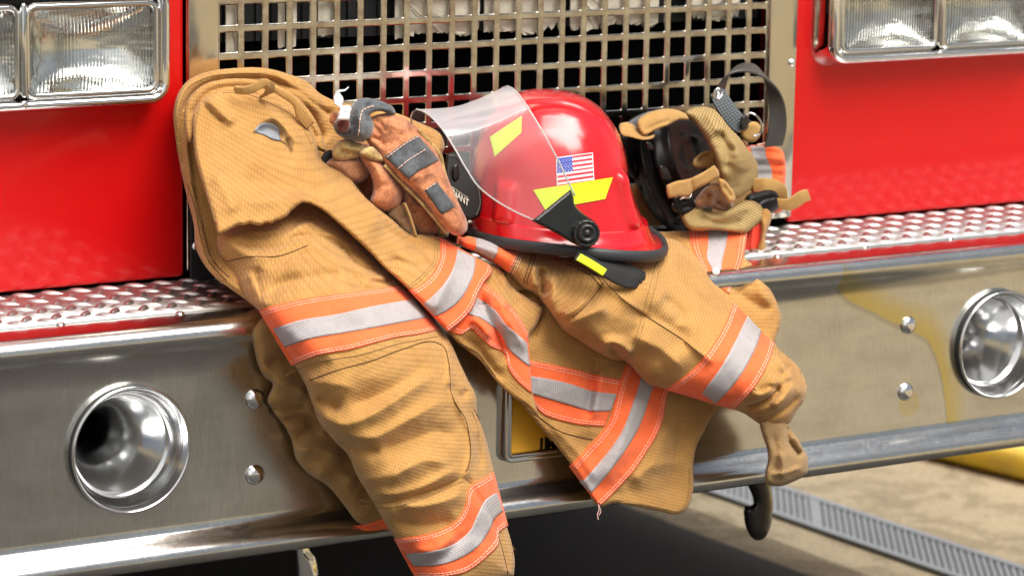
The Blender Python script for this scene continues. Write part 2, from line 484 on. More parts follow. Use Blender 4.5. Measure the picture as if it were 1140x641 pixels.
def lathe(prof, n, M, V=None, Fc=None):
    """profile (radius, height) round local z of matrix M"""
    V = [] if V is None else V; Fc = [] if Fc is None else Fc; b = len(V)
    for r, z in prof:
        for k in range(n):
            w = 2*math.pi*k/n; V.append(np.array(M @ Vector((r*math.cos(w), r*math.sin(w), z))))
    for i in range(len(prof)-1):
        for k in range(n):
            k2 = (k+1) % n; Fc.append([b+i*n+k, b+i*n+k2, b+(i+1)*n+k2, b+(i+1)*n+k])
    return V, Fc

# ================================================================== FIRE ENGINE
GZ = -1.0
TRUCK = empty('fire_engine', (.37, 0, GZ), 'red fire engine front with steel grille, chrome bumper and gear piled on it', 'fire engine')

# body: two painted panels beside the grille, and what lies above and behind
def body_panel(x0, x1, name='body_panel'):
    bm = bmesh.new(); bx(bm, ((x0+x1)/2, .03, .1575), (x1-x0, .06, .909), .005, 3)
    return from_bm(name, bm, RED, TRUCK, True)
body_panel(-.95, -.0415); body_panel(.7875, 1.72)
bm = bmesh.new()
bx(bm, (.385, 1.6, .565), (2.3, 3.0, 1.71)); bx(bm, (.385, 1.5, -.42), (2.3, 3.0, .2))
from_bm('cab_body', bm, RED, TRUCK)
bm = bmesh.new(); bx(bm, (.385, .04, .72), (2.66, .10, .24), .02)
from_bm('upper_fascia', bm, RED, TRUCK, True)

# grille: one pierced steel sheet
P_ = .03; HW, HH = .0213, .0216
xs = sorted([-.0405]+[i*P_ for i in range(25)]+[i*P_+HW for i in range(25)]+[.7865])
r_up, r_dn = -7, 8
zs = sorted([.242]+[-r*P_ for r in range(r_up, r_dn+1)]+[-r*P_-HH for r in range(r_up, r_dn+1)]+[-.2895])
V = [(x, -.004, z) for z in zs for x in xs]; nx = len(xs); Fc = []
for j in range(len(zs)-1):
    for i in range(nx-1):
        if i % 2 == 1 and j % 2 == 1: continue
        a = j*nx+i; Fc.append((a, a+1, a+1+nx, a+nx))
g = mesh('grille_screen', V, Fc, GRILLE_S, TRUCK, False)
md = g.modifiers.new('t', 'SOLIDIFY'); md.thickness = .0045; md.offset = -1
md = g.modifiers.new('b', 'BEVEL'); md.width = .0015; md.segments = 3; md.limit_method = 'ANGLE'
# side sheets of the frame, a little proud of the pierced sheet
for x0, x1, zb in ((-.0400, -.0035, -.19), (.7445, .7860, -.288)):
    bm = bmesh.new(); bx(bm, ((x0+x1)/2, -.0052, (.24+zb)/2), (x1-x0, .006, .24-zb), .0015)
    from_bm('grille_frame', bm, FRAME_S, TRUCK, True)
bm = bmesh.new(); bx(bm, (.3725, -.0052, -.276), (.745, .0056, .027), .0015); from_bm('grille_frame', bm, FRAME_S, TRUCK, True)
bm = bmesh.new(); bx(bm, (-.0215, -.0085, -.246), (.036, .0026, .108), .001); from_bm('dark_reflection_plate', bm, RUBBER, TRUCK)  # black plate standing in for a dark reflection in the steel frame
# dark gap below body
bm = bmesh.new(); bx(bm, (.385, .012, -.3), (2.66, .012, .028)); from_bm('rubber_seal', bm, BLACK_V, TRUCK)
# cavity behind the grille and the cooler core with torn facing
bm = bmesh.new(); bx(bm, (.3725, .05, -.02), (.80, .003, .56)); from_bm('cooler_core', bm, BLACK_V, TRUCK)
rs = random.Random(11)
def torn(x0, x1, zb, seed):
    r = random.Random(seed); pts = []; x = x0
    while x < x1:
        pts.append((x, zb+r.uniform(-.0012, .0015)+(.010*r.random() if r.random() < .18 else 0)+.003*math.sin(x*60+seed))); x += r.uniform(.0015, .004)
    pts += [(x1, zb+.03), (x1-.004, .24), (x0+.003, .24), (x0, zb+.05)]
    V = [(x, .0065+.002*math.sin(x*500), z) for x, z in pts]; n = len(V)
    V += [(x, y+.0015, z) for x, y, z in V]
    F3 = [list(range(n)), [n+i for i in range(n)][::-1]]+[[i, n+i, n+(i+1) % n, (i+1) % n] for i in range(n)]
    return V, F3
FACE = mat('peeling_cream_facing', (.55, .50, .40), .8); q = N(FACE); q.bump(q.noise(q.geo(), 60, 5), .8, .004)
for x0, x1, zb, sd in ((.012, .030, -.058, 1), (.078, .10, -.052, 2), (.128, .148, -.036, 3), (.226, .338, -.044, 4), (.345, .385, -.046, 5), (.392, .455, -.046, 6), (.462, .588, -.044, 7), (.635, .71, -.040, 8)):
    V, F3 = torn(x0, x1, zb, sd); mesh('torn_facing', V, F3, FACE, TRUCK, False)
CORE = mat('dull_black_core', (.02, .021, .023), .6)
bm = bmesh.new()
for i in range(40): bx(bm, (-.01+i*.0195, .040, .09), (.004, .004, .27))
bx(bm, (.3725, .045, .09), (.78, .004, .272)); from_bm('core_fins', bm, CORE, TRUCK)

# ---- bumper: profile swept along X
def round_pts(c, r, a0, a1, n):
    return [(c[0]+r*math.cos(math.radians(a0+(a1-a0)*i/n)), c[1]+r*math.sin(math.radians(a0+(a1-a0)*i/n))) for i in range(n+1)]
prof = [(.0, -.3025), (-.10, -.3025), (-.150, -.3025), (-.205, -.3025)]
prof += [(-.2115, -.3032), (-.2175, -.3055), (-.222, -.3095), (-.2242, -.3145), (-.2236, -.3195), (-.2210, -.3240), (-.2170, -.3290), (-.2130, -.3345), (-.2100, -.3420), (-.2085, -.3500)]
prof += [(-.2080, -.36), (-.2080, -.44), (-.2080, -.515)]
prof += [(-.2085, -.5215), (-.2105, -.5245), (-.2180, -.5300), (-.2245, -.5350), (-.2285, -.5395), (-.2300, -.5440), (-.2295, -.5490), (-.2268, -.5535), (-.2220, -.5565), (-.2150, -.5575), (-.10, -.558), (.0, -.558)]
xs = np.concatenate([[-1.0], np.linspace(-.9, 1.65, 60), [1.75]])
V = [(x, y, z) for x in xs for y, z in prof]; n = len(prof)
Fc = [(i*n+j, i*n+j+1, (i+1)*n+j+1, (i+1)*n+j) for i in range(len(xs)-1) for j in range(n-1)]
Fc = [f[::-1] for f in Fc]; Fc += [tuple(range(n)), tuple(range((len(xs)-1)*n, len(xs)*n))[::-1]]
BUMPM = BRUSHED
# weathering stain on the steel: a yellowish water line with a dark rim that runs down the right half
q = N(BUMPM); P = q.geo(); sp = q.n('ShaderNodeSeparateXYZ'); q.l(P, sp.inputs[0])
old = q.b.inputs['Base Color'].links[0].from_socket
# curve z = f(x)
t = q.math('DIVIDE', q.math('SUBTRACT', sp.outputs['X'], .70), .185)
tc = q.math('MAXIMUM', q.math('MINIMUM', t, 1.02), 0.)
f_ = q.math('MULTIPLY_ADD', q.math('POWER', tc, .75), -.088, -.338)
f_ = q.math('SUBTRACT', f_, q.math('MULTIPLY', q.math('POWER', tc, 12.), .14))
f_ = q.math('ADD', f_, q.math('MULTIPLY_ADD', q.noise(P, 14, 2), .02, -.01))
dz = q.math('SUBTRACT', sp.outputs['Z'], f_); dz = q.math('MULTIPLY', dz, q.math('MULTIPLY_ADD', q.math('POWER', tc, 5.), -.72, 1.))
win = q.math('MULTIPLY', q.math('GREATER_THAN', sp.outputs['X'], .70), q.math('LESS_THAN', sp.outputs['X'], .93))
win = q.math('MULTIPLY', win, q.math('GREATER_THAN', sp.outputs['Z'], -.519))
fx = q.ramp(q.math('MULTIPLY_ADD', sp.outputs['X'], 10., -8.4), [(.50, (1, 1, 1)), (.68, (0, 0, 0))])
win = q.math('MULTIPLY', win, fx)
yel = q.math('MULTIPLY', q.math('MULTIPLY', q.ramp(q.math('MULTIPLY', dz, 8.5), [(0., (0, 0, 0)), (.04, (1, 1, 1)), (.18, (.75, .75, .75)), (.36, (0, 0, 0))]), win), .8)
drk = q.math('MULTIPLY', q.math('MULTIPLY', q.ramp(q.math('ABSOLUTE', q.math('MULTIPLY', dz, 100.)), [(0., (1, 1, 1)), (.55, (0, 0, 0))]), win), .38)
# ring stain below the lower bolt
rx = q.math('SUBTRACT', sp.outputs['X'], .8195); rz = q.math('SUBTRACT', sp.outputs['Z'], -.488)
rr = q.math('SQRT', q.math('ADD', q.math('MULTIPLY', rx, rx), q.math('MULTIPLY', rz, rz)))
ring = q.math('MULTIPLY', q.ramp(q.math('MULTIPLY', rr, 30.), [(.0, (.5, .5, .5)), (.28, (.6, .6, .6)), (.40, (1, 1, 1)), (.50, (0, 0, 0))]), .5)
yel = q.math('MAXIMUM', yel, q.math('MULTIPLY', ring, q.math('LESS_THAN', sp.outputs['Y'], -.2065)))
stk = q.noise(q.mapping(P, (9, 9, .5)), 70, 4, .7)
old = q.mix(1., old, q.ramp(stk, [(.25, (.86, .86, .86)), (.75, (1.08, 1.08, 1.08))]), 'MULTIPLY')
smr = q.noise(q.mapping(P, (1, 1, 3.)), 9, 6, .7)
old = q.mix(1., old, q.ramp(smr, [(.35, (.86, .85, .83)), (.6, (1.03, 1.03, 1.03))]), 'MULTIPLY')
cc = q.mix(yel, old, (.66, .52, .13)); cc = q.mix(drk, cc, (.22, .21, .17)); q.l(cc, q.b.inputs['Base Color'])
BUMP = mesh('bumper', V, Fc, BUMPM, TRUCK, True)

# tread plate on the deck with raised diamonds
V, Fc = [], []
def lens(V, Fc, cx, cy, ang, L, W, h, z):
    b = len(V); n = 10; c, s = math.cos(ang), math.sin(ang)
    prof_ = [(-1, 0), (-.6, .66), (-.2, .96), (.2, .96), (.6, .66), (1, 0)]
    rows = []
    for u, w in prof_:
        row = []
        for k, v in enumerate((-1, -.5, 0, .5, 1)):
            x = u*L/2; y = v*w*W/2; zz = h*(1-v*v)*min(1, w*1.2)
            row.append(len(V)); V.append((cx+c*x-s*y, cy+s*x+c*y, z+zz))
        rows.append(row)
    for i in range(len(rows)-1):
        for k in range(4): Fc.append((rows[i][k], rows[i+1][k], rows[i+1][k+1], rows[i][k+1]))
zt = -.3005
V += [(-.95, -.160, zt), (1.70, -.160, zt), (1.70, .004, zt), (-.95, .004, zt), (-.95, -.160, -.3025), (1.70, -.160, -.3025)]
Fc += [(0, 1, 2, 3), (4, 5, 1, 0)]
i = 0; x = -.93
while x < 1.69:
    for r in range(9):
        y = -.149+r*.0178
        px = x+(r % 2)*.0165
        if y < -.0: lens(V, Fc, px, y, math.radians(-38 if (r % 2 == 0) else 52), .0285, .0112, .0034, zt)
    x += .033
mesh('tread_plate', V, Fc, TREAD, BUMP, True)

def rivet(name, loc, axis, r, h, m, parent):
    z = Vector(axis).normalized(); M = Matrix.Translation(loc) @ z.to_track_quat('Z', 'Y').to_matrix().to_4x4()
    prof_ = [(r*1.0, 0), (r, h*.18), (r*.93, h*.45), (r*.75, h*.75), (r*.48, h*.94), (r*.2, h*1.0), (0.00001, h)]
    V, F3 = lathe(prof_, 24, M); return mesh(name, V, F3, m, parent, True)
for p in ((67, 361), (200, 349), (865, 285.5), (962, 275), (1057, 266)):
    d = rays([p])[0]; t = (-.3025-CAM[2])/d[2]; w = CAM+t*d
    rivet('rivet', (w[0], w[1], -.3024), (0, 0, 1), .0052, .0022, CHROME_W, BUMP)
for x in (-.0605, .8158):
    for z in (-.3912, -.4725):
        rivet('bumper_bolt', (x-.003, -.2082, z), (0, -1, 0), .0108, .0062, CHROME, BUMP)
for x, z in ((-.033, -.262), (.779, -.097)):
    rivet('frame_bolt', (x, -.008, z), (0, -1, 0), .0050, .0042, CHROME, TRUCK)

# ---- air horns set into the bumper
CHROME_H = mat('horn_chrome', (.72, .72, .72), .15, 1.)
def horn(cx, cz):
    M = Matrix.Translation((cx, -.208, cz)) @ Vector((0, -1, 0)).to_track_quat('Z', 'Y').to_matrix().to_4x4()
    pr = [(.0600, -.004), (.0604, .002), (.0625, .0045), (.0655, .0062), (.0668, .0080), (.0668, .0098), (.0655, .0112), (.0644, .0108),
          (.0634, .0090), (.0612, .0030), (.0585, -.0050), (.0562, -.0120), (.0546, -.0155), (.0520, -.0180), (.0480, -.0240), (.0420, -.034), (.0350, -.047), (.028, -.064), (.022, -.085), (.018, -.11), (.014, -.135)]
    pr = pr[:9]+[tuple(p/1e3) for p in catmull([(r*1e3, z*1e3) for r, z in pr[9:]], False, 1.5)]
    V, F3 = lathe(pr, 96, M)
    o = mesh('horn_bell', V, F3, CHROME_H, BUMP, True)
    V, F3 = lathe([(.0140, -.1345), (.00001, -.1345)], 24, M); mesh('horn_throat', V, F3, BLACK_V, o, False)
    V, F3 = lathe([(.0655, .0002), (.0655, .0022), (.064, .0028), (.0604, .0025)], 72, M); mesh('horn_gasket', V, F3, RUBBER, o, True)
    return o
HORNS = [(-.2095, -.4280), (.9535, -.4270)]
for h in HORNS: horn(*h)
# openings for the horns are cut through the bumper skin
cut = bmesh.new()
for cx, cz in HORNS:
    bmesh.ops.create_cone(cut, cap_ends=True, segments=64, radius1=.0612, radius2=.0612, depth=.24, matrix=Matrix.Translation((cx, -.145, cz)) @ Matrix.Rotation(math.pi/2, 4, 'X'))
cm = bpy.data.meshes.new('cut'); cut.to_mesh(cm); cut.free()
co = bpy.data.objects.new('cut', cm); COL.objects.link(co)
md = BUMP.modifiers.new('holes', 'BOOLEAN'); md.object = co; md.operation = 'DIFFERENCE'; md.solver = 'EXACT'
dg = bpy.context.evaluated_depsgraph_get(); me = bpy.data.meshes.new_from_object(BUMP.evaluated_get(dg))
BUMP.modifiers.clear()
if len(me.polygons) > 500: BUMP.data = me
bpy.data.objects.remove(co)
BUMP.data.polygons.foreach_set('use_smooth', [True]*len(BUMP.data.polygons))
try: BUMP.data.set_sharp_from_angle(angle=math.radians(35))
except Exception as e: print(e)

# ---- headlight clusters
LENS = mat('fluted_headlight_glass', (.95, .96, .94), .03)
_b = LENS.node_tree.nodes['Principled BSDF']; _b.inputs['Transmission Weight'].default_value = 1.; _b.inputs['IOR'].default_value = 1.4
q = N(LENS); ob = q.geo(); sp = q.n('ShaderNodeSeparateXYZ'); q.l(ob, sp.inputs[0])
fl = q.math('ABSOLUTE', q.math('SINE', q.math('MULTIPLY', sp.outputs['X'], math.pi/.0040)))
zz = q.math('SINE', q.math('MULTIPLY', sp.outputs['Z'], math.pi/.012))
q.bump(q.math('ADD', fl, q.math('MULTIPLY', zz, .3)), .5, .0016)
REFL = mat('headlight_reflector', (.9, .9, .88), .12, 1.); q = N(REFL)
q.bump(q.noise(q.mapping(q.geo(), (1., 1, 2.2)), 24, 2), .5, .006)
def rrect(w, h, r, n=6):
    out = []
    for cx, cz, a in ((w/2-r, h/2-r, 0), (-w/2+r, h/2-r, 90), (-w/2+r, -h/2+r, 180), (w/2-r, -h/2+r, 270)):
        for i in range(n+1):
            t = math.radians(a+90*i/n); out.append((cx+r*math.cos(t), cz+r*math.sin(t)))
    return out
def ring_sweep(name, cx, cz, w, h, r, prof_, m, parent, close=False, back=None):
    """prof: (inset, y) swept round a rounded rectangle"""
    V, F3 = [], []; n = 28
    for ins, y in prof_:
        for x, z in rrect(w-2*ins, h-2*ins, max(r-ins, .002)): V.append((cx+x, y, cz+z))
    for i in range(len(prof_)-1):
        for k in range(n):
            k2 = (k+1) % n; F3.append((i*n+k, i*n+k2, (i+1)*n+k2, (i+1)*n+k))
    if close: F3.append(tuple((len(prof_)-1)*n+k for k in range(n)))
    return mesh(name, V, F3, m, parent, True)
def headlight(cx, cz, YF, parent):
    hl = ring_sweep('headlight', cx, cz, .154, .0990, .013, [(-.002, YF+.016), (-.002, YF+.004), (.0, YF), (.003, YF-.0015), (.0055, YF), (.0065, YF+.003)], CHROME_W, parent)
    # domed fluted lens
    V, F3 = [], []; nu, nv = 26, 18; w, h = .1452, .0902
    for j in range(nv+1):
        for i in range(nu+1):
            u = i/nu*2-1; v = j/nv*2-1
            V.append((cx+u*w/2, YF+.0025-.005*(1-u**4)*(1-v**4), cz+v*h/2))
    F3 = [(j*(nu+1)+i, j*(nu+1)+i+1, (j+1)*(nu+1)+i+1, (j+1)*(nu+1)+i) for j in range(nv) for i in range(nu)]
    b = len(V)
    V2 = [(x, y+.003, z) for x, y, z in V]; V += V2; F3 += [tuple(b+k for k in f[::-1]) for f in F3]
    mesh('lens', V, F3, LENS, hl, True)
    V, F3 = [], []
    for j in range(nv+1):
        for i in range(nu+1):
            u = i/nu*2-1; v = j/nv*2-1
            V.append((cx+u*w/2, YF+.006+.029*(1-.62*u*u-.38*u**4)*(1-.62*v*v-.38*v**4), cz+v*h/2))
    F3 = [(j*(nu+1)+i, j*(nu+1)+i+1, (j+1)*(nu+1)+i+1, (j+1)*(nu+1)+i) for j in range(nv) for i in range(nu)]
    mesh('reflector', V, F3, REFL, hl, True)
    return hl
def cluster(x0, x1, z0, z1, YF, lens_x, lens_z):
    cx, cz = (x0+x1)/2, (z0+z1)/2; w, h = x1-x0, z1-z0
    hb = ring_sweep('headlight_bezel', cx, cz, w, h, .024, [(-.006, .002), (-.004, -.006), (0, -.012), (.0, YF+.012), (.001, YF+.004), (.004, YF+.0005), (.007, YF), (.0095, YF+.002), (.011, YF+.006), (.0125, YF+.010), (.0130, YF+.018)], CHROME, TRUCK)
    bm = bmesh.new(); bx(bm, (cx, YF+.022, cz), (w-.038, .004, h-.038)); 
    # black backing as four strips and bars so the reflectors are not covered
    bm.free(); bm = bmesh.new()
    inner = [(lx-.077, lx+.077) for lx in lens_x]
    X0, X1, Z0, Z1 = x0+.010, x1-.010, z0+.010, z1-.010
    bx(bm, (cx, YF+.016, (Z1+lens_z+.0500)/2), (X1-X0, .004, max(.002, Z1-lens_z-.0500)))
    bx(bm, (cx, YF+.016, (Z0+lens_z-.0500)/2), (X1-X0, .004, max(.002, lens_z-.0500-Z0)))
    ed = [X0]+[e for a in inner for e in a]+[X1]
    for k in range(0, len(ed), 2):
        if ed[k+1]-ed[k] > .001: bx(bm, ((ed[k]+ed[k+1])/2, YF+.0165, lens_z), (ed[k+1]-ed[k], .004, .099))
    from_bm('gasket', bm, RUBBER, hb)
    for lx in lens_x: headlight(lx, lens_z, YF+.004, hb)
    mid = (lens_x[0]+lens_x[1])/2
    bm = bmesh.new(); bx(bm, (mid, YF+.004, cz), (.0068, .012, h-.03), .003, 3); from_bm('divider', bm, CHROME_W, hb, True)
    for sz in (z0+.0075, z1-.0075): rivet('screw', (mid, YF+.002, sz), (0, -1, 0), .0045, .0025, CHROME, hb)
    for sx, sz in ((x0+.014, z0+.014), (x1-.014, z0+.014)): rivet('screw', (sx, YF+.003, sz), (0, -1, 0), .0038, .0022, CHROME, hb)
cluster(-.425, -.0755, -.0995, .0295, -.040, (-.3255, -.1665), -.0375)
cluster(.8175, 1.175, -.0990, .0295, -.040, (.9085, 1.0685), -.0365)

# ---- plate holder in the middle of the bumper
CH = (.37, -.208)
fr = ring_sweep('plate_frame', .3725, -.4225, .262, .1415, .010, [(-.001, -.2075), (-.001, -.216), (.001, -.2185), (.003, -.2165), (.005, -.2165), (.0065, -.219), (.009, -.2165), (.010, -.2120)], CHROME_W, BUMP)
PLATE = mat('amber_plate_paint', (.72, .36, .02), .45); q = N(PLATE); q.bump(q.noise(q.geo(), 40, 3), .3, .002)
bm = bmesh.new(); bx(bm, (.3725, -.2115, -.4225), (.244, .003, .124), .001); from_bm('number_plate', bm, PLATE, fr)
bm = bmesh.new()
def letter_bm(bm, txt, M, size, depth=.0006, bold=0.):
    cu = bpy.data.curves.new('t', 'FONT'); cu.body = txt; cu.size = size; cu.extrude = depth; cu.offset = bold
    o = bpy.data.objects.new('t', cu); COL.objects.link(o)
    bpy.context.view_layer.update()
    me = bpy.data.meshes.new_from_object(o.evaluated_get(bpy.context.evaluated_depsgraph_get()))
    me.transform(M); bm.from_mesh(me); bpy.data.objects.remove(o); bpy.data.curves.remove(cu)
letter_bm(bm, 'IM', Matrix.Translation((.2885, -.2135, -.4875)) @ Matrix.Rotation(math.pi/2, 4, 'X'), 0.024, .0008, .0004)
from_bm('plate_lettering', bm, BLK_PL, fr)

# ---- tow hooks under the bumper
def hook(ol, Y, m):
    f = Field(ol, [(0, 0, Y)], 9, .014, []); return pillow('tow_hook', f, m, TRUCK, .012, 2.)
hook([(828, 528), (833, 541), (836, 548), (838.5, 555), (838.5, 560.5), (835, 562), (831, 562), (828.5, 566), (828.5, 576), (831, 588), (836, 597), (842, 601), (849, 600), (855, 593), (859, 580), (860.5, 566), (860, 552), (858, 541), (858, 528)], -.165, mat('black_cast_steel', (.02, .018, .016), .22, .5))
hook([(322, 598), (327, 612), (329, 628), (331, 650), (335, 668), (344, 676), (353, 668), (356, 650), (355, 634), (351, 620), (345, 612), (344, 598)], -.165, CHROME_W)
bm = bmesh.new(); bx(bm, (.385, 1.3, -.595), (1.9, 1.2, .08), .01); bx(bm, (.385, 2.3, -.72), (2.1, .3, .3), .05)
from_bm('chassis_frame', bm, DARK_M, TRUCK)
for sx in (-.72, 1.22):
    V, F3 = [], []; M = Matrix.Translation((sx+.25*(sx < 0)+0*(sx > 0)-.03, 1.85, GZ+.46)) @ Matrix.Rotation(math.pi/2, 4, 'Y')
    lathe([(.22, 0), (.24, .02), (.44, .0), (.46, .04), (.46, .22), (.44, .26), (.24, .25), (.2, .2), (.05, .2), (.0001, .2)], 40, M, V, F3)
    mesh('wheel', V, F3, RUBBER, TRUCK, True)

# ================================================================== TURNOUT COAT
COAT = empty('turnout_coat', tuple(at([(480, 330)], -.16)[0]), 'tan firefighter coat with orange and silver bands draped over the chrome bumper', 'coat')
R_ = math.radians

# back shell with rolled edge (upper left)
fA = Field([(193, 125), (197, 107), (205, 94), (218, 84.5), (234, 79.5), (262, 76), (295, 76), (321, 82.5), (343, 92), (356, 104), (372, 112), (400, 118), (435, 124), (465, 136), (492, 152), (495, 162), (480, 185), (440, 230), (400, 280), (330, 330), (290, 345), (270, 331), (256, 321), (242, 311), (227, 294), (218, 276), (216, 252), (208, 219), (200, 182), (195, 150)],
    [(195, 140, -.055), (280, 80, -.045), (380, 115, -.045), (490, 155, -.05), (210, 230, -.08), (220, 285, -.13), (256, 318, -.19), (300, 200, -.10), (400, 200, -.06), (350, 300, -.19), (285, 340, -.205)],
    7, .018,
    [([(203, 180), (201, 150), (204, 125), (213, 108), (234, 92), (270, 87), (305, 90), (330, 100), (352, 117), (366, 126)], 3.2, .010, 'v', 'nofade'),
     ([(213, 240), (207, 190), (205, 150), (209, 125), (222, 108), (250, 97), (280, 98)], 2.5, .008, 'v', 'nofade'),
     ([(230, 290), (219, 240), (211, 190), (208, 150), (213, 128)], 7, .009, 'r', 'nofade'),
     ([(240, 300), (226, 250), (216, 200), (211, 150)], 2.2, .009, 'v', 'nofade'),
     ([(300, 78), (324, 95), (345, 112), (360, 130)], 6, .008, 'r'), ([(335, 92), (352, 104), (370, 118)], 3, .006, 'v'),
     ([(330, 118), (350, 135), (362, 160)], 6, .012, 'v')],
    wr=[(3, .7, .0030, 14, 50)])
A = pillow('back_panel', fA, TAN, COAT, .03, ang=.3)
seam(fA, [(198, 170), (196, 145), (200, 118), (209, 98), (228, 87), (262, 82), (295, 82)], A, THREAD_TAN)
seam(fA, [(252, 312), (232, 290), (223, 262), (218, 235), (207, 200)], A, THREAD_DK, offs=(0, 4.5))

# collar stand and hanging loop
fCol = Field([(205, 135), (209, 112), (226, 95), (255, 88), (290, 90), (318, 100), (340, 118), (355, 142), (362, 170), (345, 160), (325, 128), (300, 112), (262, 104), (236, 108), (222, 122), (218, 145), (212, 160)],
    [(210, 130, -.085), (255, 92, -.075), (340, 120, -.075), (360, 168, -.095), (270, 105, -.088)], 4, .008,
    [([(215, 125), (232, 103), (262, 96), (300, 101), (330, 120), (352, 152)], 3, .006, 'v', 'nofade')], wr=[(8, 1.2, .002, 12, 40)])
CO = pillow('collar', fCol, TAN, COAT, .012, step=2.)
# front body flap
fB = Field([(242.5, 262, 1), (237, 240), (231, 222), (224, 200), (218, 178), (215, 150), (216, 124), (225, 112), (240, 103), (262, 101), (290, 106), (318, 117), (340, 135), (352, 160), (360, 180), (378, 186.5), (389, 197.5), (402, 215), (418, 230), (435, 243), (457, 260), (472, 261), (490, 264), (512, 276), (530, 286), (547, 297), (548, 305), (541, 312), (534, 326), (525, 345), (512, 359), (499, 369, 1),
     (486, 355), (473, 339), (457, 324), (443, 311), (428, 298), (412, 281), (395, 265), (374, 246), (356, 232), (345, 226.5, 1), (337, 225.5, 1), (330, 230), (323, 236, 1), (320, 240.5, 1), (311, 245), (306, 246, 1), (303, 249, 1), (296, 248.5), (290, 251.5, 1), (283, 250), (278, 248.5, 1), (272, 251), (265, 250.5, 1), (257, 255), (249, 259)],
    [(216, 130, -.095), (262, 101, -.088), (350, 150, -.105), (300, 148, -.125), (240, 258, -.205), (232, 200, -.15), (300, 210, -.185), (380, 190, -.135), (435, 245, -.185), (360, 232, -.215), (457, 262, -.175), (440, 309, -.243), (395, 263, -.225), (510, 277, -.19), (547, 298, -.21), (499, 367, -.268), (534, 328, -.246), (480, 310, -.25), (300, 240, -.208)],
    5, .008,
    [([(223, 112), (231, 121), (240, 130), (254, 139)], 1.6, .005, 'v'),
     ([(229, 108), (243, 122), (262, 140)], 6, .007, 'r'),
     ([(268, 100), (290, 118), (320, 140), (345, 172)], 9, .006, 'r'),
     ([(281, 146), (295, 132), (302, 130), (318, 142), (330, 156), (340, 158)], 4.0, .010, 's'),
     ([(284, 149), (298, 143), (312, 150), (318, 157)], 5, .010, 'v'),
     ([(318, 152), (322, 166), (326, 172)], 2.4, .008, 'v'),
     ([(322, 158), (350, 190), (395, 222), (430, 248)], 12, .007, 'r'),
     ([(238, 190), (250, 215), (262, 240)], 14, .006, 'r'),
     ([(262, 196), (320, 208), (365, 214)], 16, -.008, 'r'),
     ([(270, 228), (320, 222), (350, 218)], 9, .005, 'r'),
     ([(420, 250), (455, 270), (478, 280)], 9, -.009, 'r'),
     ([(430, 285), (462, 296), (486, 292)], 7, -.007, 'r'),
     ([(400, 235), (440, 270), (470, 312)], 14, .008, 'r'),
     ([(505, 300), (490, 330), (482, 350)], 8, .006, 'r')],
    wr=[(5, .5, .0045, 26, 90), (21, 2.1, .0010, 16, 40)])
B = pillow('front_panel', fB, TAN, COAT, .014, ang=.25)
seam(fB, [(222, 118), (218, 140), (220, 170), (229, 205), (240, 248)], B, THREAD_TAN)
seam(fB, [(455, 318), (472, 304), (483, 290), (483, 268)], B, THREAD_TAN, offs=(0, 3.2))
seam(fB, [(248, 103), (270, 104), (300, 115), (330, 133), (347, 162)], B, THREAD_TAN)
band(fB, [(457, 323.5), (470, 316), (484, 302), (491, 285), (490, 264)], [(499.5, 369), (512, 359.5), (525, 345), (533, 326), (541, 312), (548, 303), (546, 296)], .3, .66, B,
     sil_lines=([(473, 338), (487, 326), (500, 309), (507, 293), (510, 277)], [(484.5, 352), (499, 345), (513, 333), (523, 316), (529, 298), (529.5, 287)]))
# name label and pocket opening in the front
fL = Field([(284, 146, 1), (291, 138), (296, 135), (308, 140, 1), (314, 154, 1), (308, 158, 1), (296, 151)], [(300, 148, -.142)], 2, .001, [])
fdk = Field([(281, 147, 1), (288, 139), (296, 131.5), (303, 131), (314, 141), (324, 156), (322, 170), (314, 158), (300, 152)], [(300, 148, -.1)], 2, .001, [])
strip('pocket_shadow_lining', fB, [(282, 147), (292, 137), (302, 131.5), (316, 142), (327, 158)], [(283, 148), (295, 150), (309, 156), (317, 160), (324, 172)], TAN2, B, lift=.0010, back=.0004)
strip('name_label', fB, [(284, 145.5), (291, 138), (302, 137.5), (310, 143)], [(286, 147.5), (296, 151), (305, 155.5), (313, 157)], mat('grey_name_label', (.26, .27, .30), .5), B, lift=.0024, back=.001)
# hanging loop
def ribbon(name, P, halfw, m, parent, thick=.0018, uvs=True, n=None, label=None, smooth=True):
    """webbing: P = [(px,py,Y, wx,wy,wY)] centre and half-width vector (pixels, metres)"""
    P = np.array(P, float); k = len(P); t = np.linspace(0, 1, k); T = np.linspace(0, 1, n or k*7)
    def sp(c):
        out = []
        C = catmull(list(zip(t*200, c)), False, 200/(len(T)*1.5)); return np.interp(T*200, C[:, 0], C[:, 1])
    Q = np.stack([sp(P[:, i]) for i in range(6)], 1)
    C = at(Q[:, :2], Q[:, 2]); E = at(Q[:, :2]+Q[:, 3:5], Q[:, 2]+Q[:, 5])-C
    Tn = np.gradient(C, axis=0); Nn = np.cross(Tn, E); Nn /= np.linalg.norm(Nn, axis=1)[:, None]+1e-12
    V, F3, UV = [], [], []; L = np.concatenate([[0], np.cumsum(np.linalg.norm(np.diff(C, axis=0), axis=1))])
    ring = [(-1, -1), (-.9, -1.15), (0, -1.3), (.9, -1.15), (1, -1), (1, 1), (.9, 1.15), (0, 1.3), (-.9, 1.15), (-1, 1)]; r = len(ring)
    for i in range(len(C)):
        w = np.linalg.norm(E[i])
        for a, b in ring: V.append(C[i]+E[i]*a+Nn[i]*b*thick/2); UV.append((L[i], a*w))
    for i in range(len(C)-1):
        for j in range(r): F3.append((i*r+j, i*r+(j+1) % r, (i+1)*r+(j+1) % r, (i+1)*r+j))
    F3 += [tuple(range(r))[::-1], tuple((len(C)-1)*r+j for j in range(r))]
    return mesh(name, V, F3, m, parent, True, UV, label)
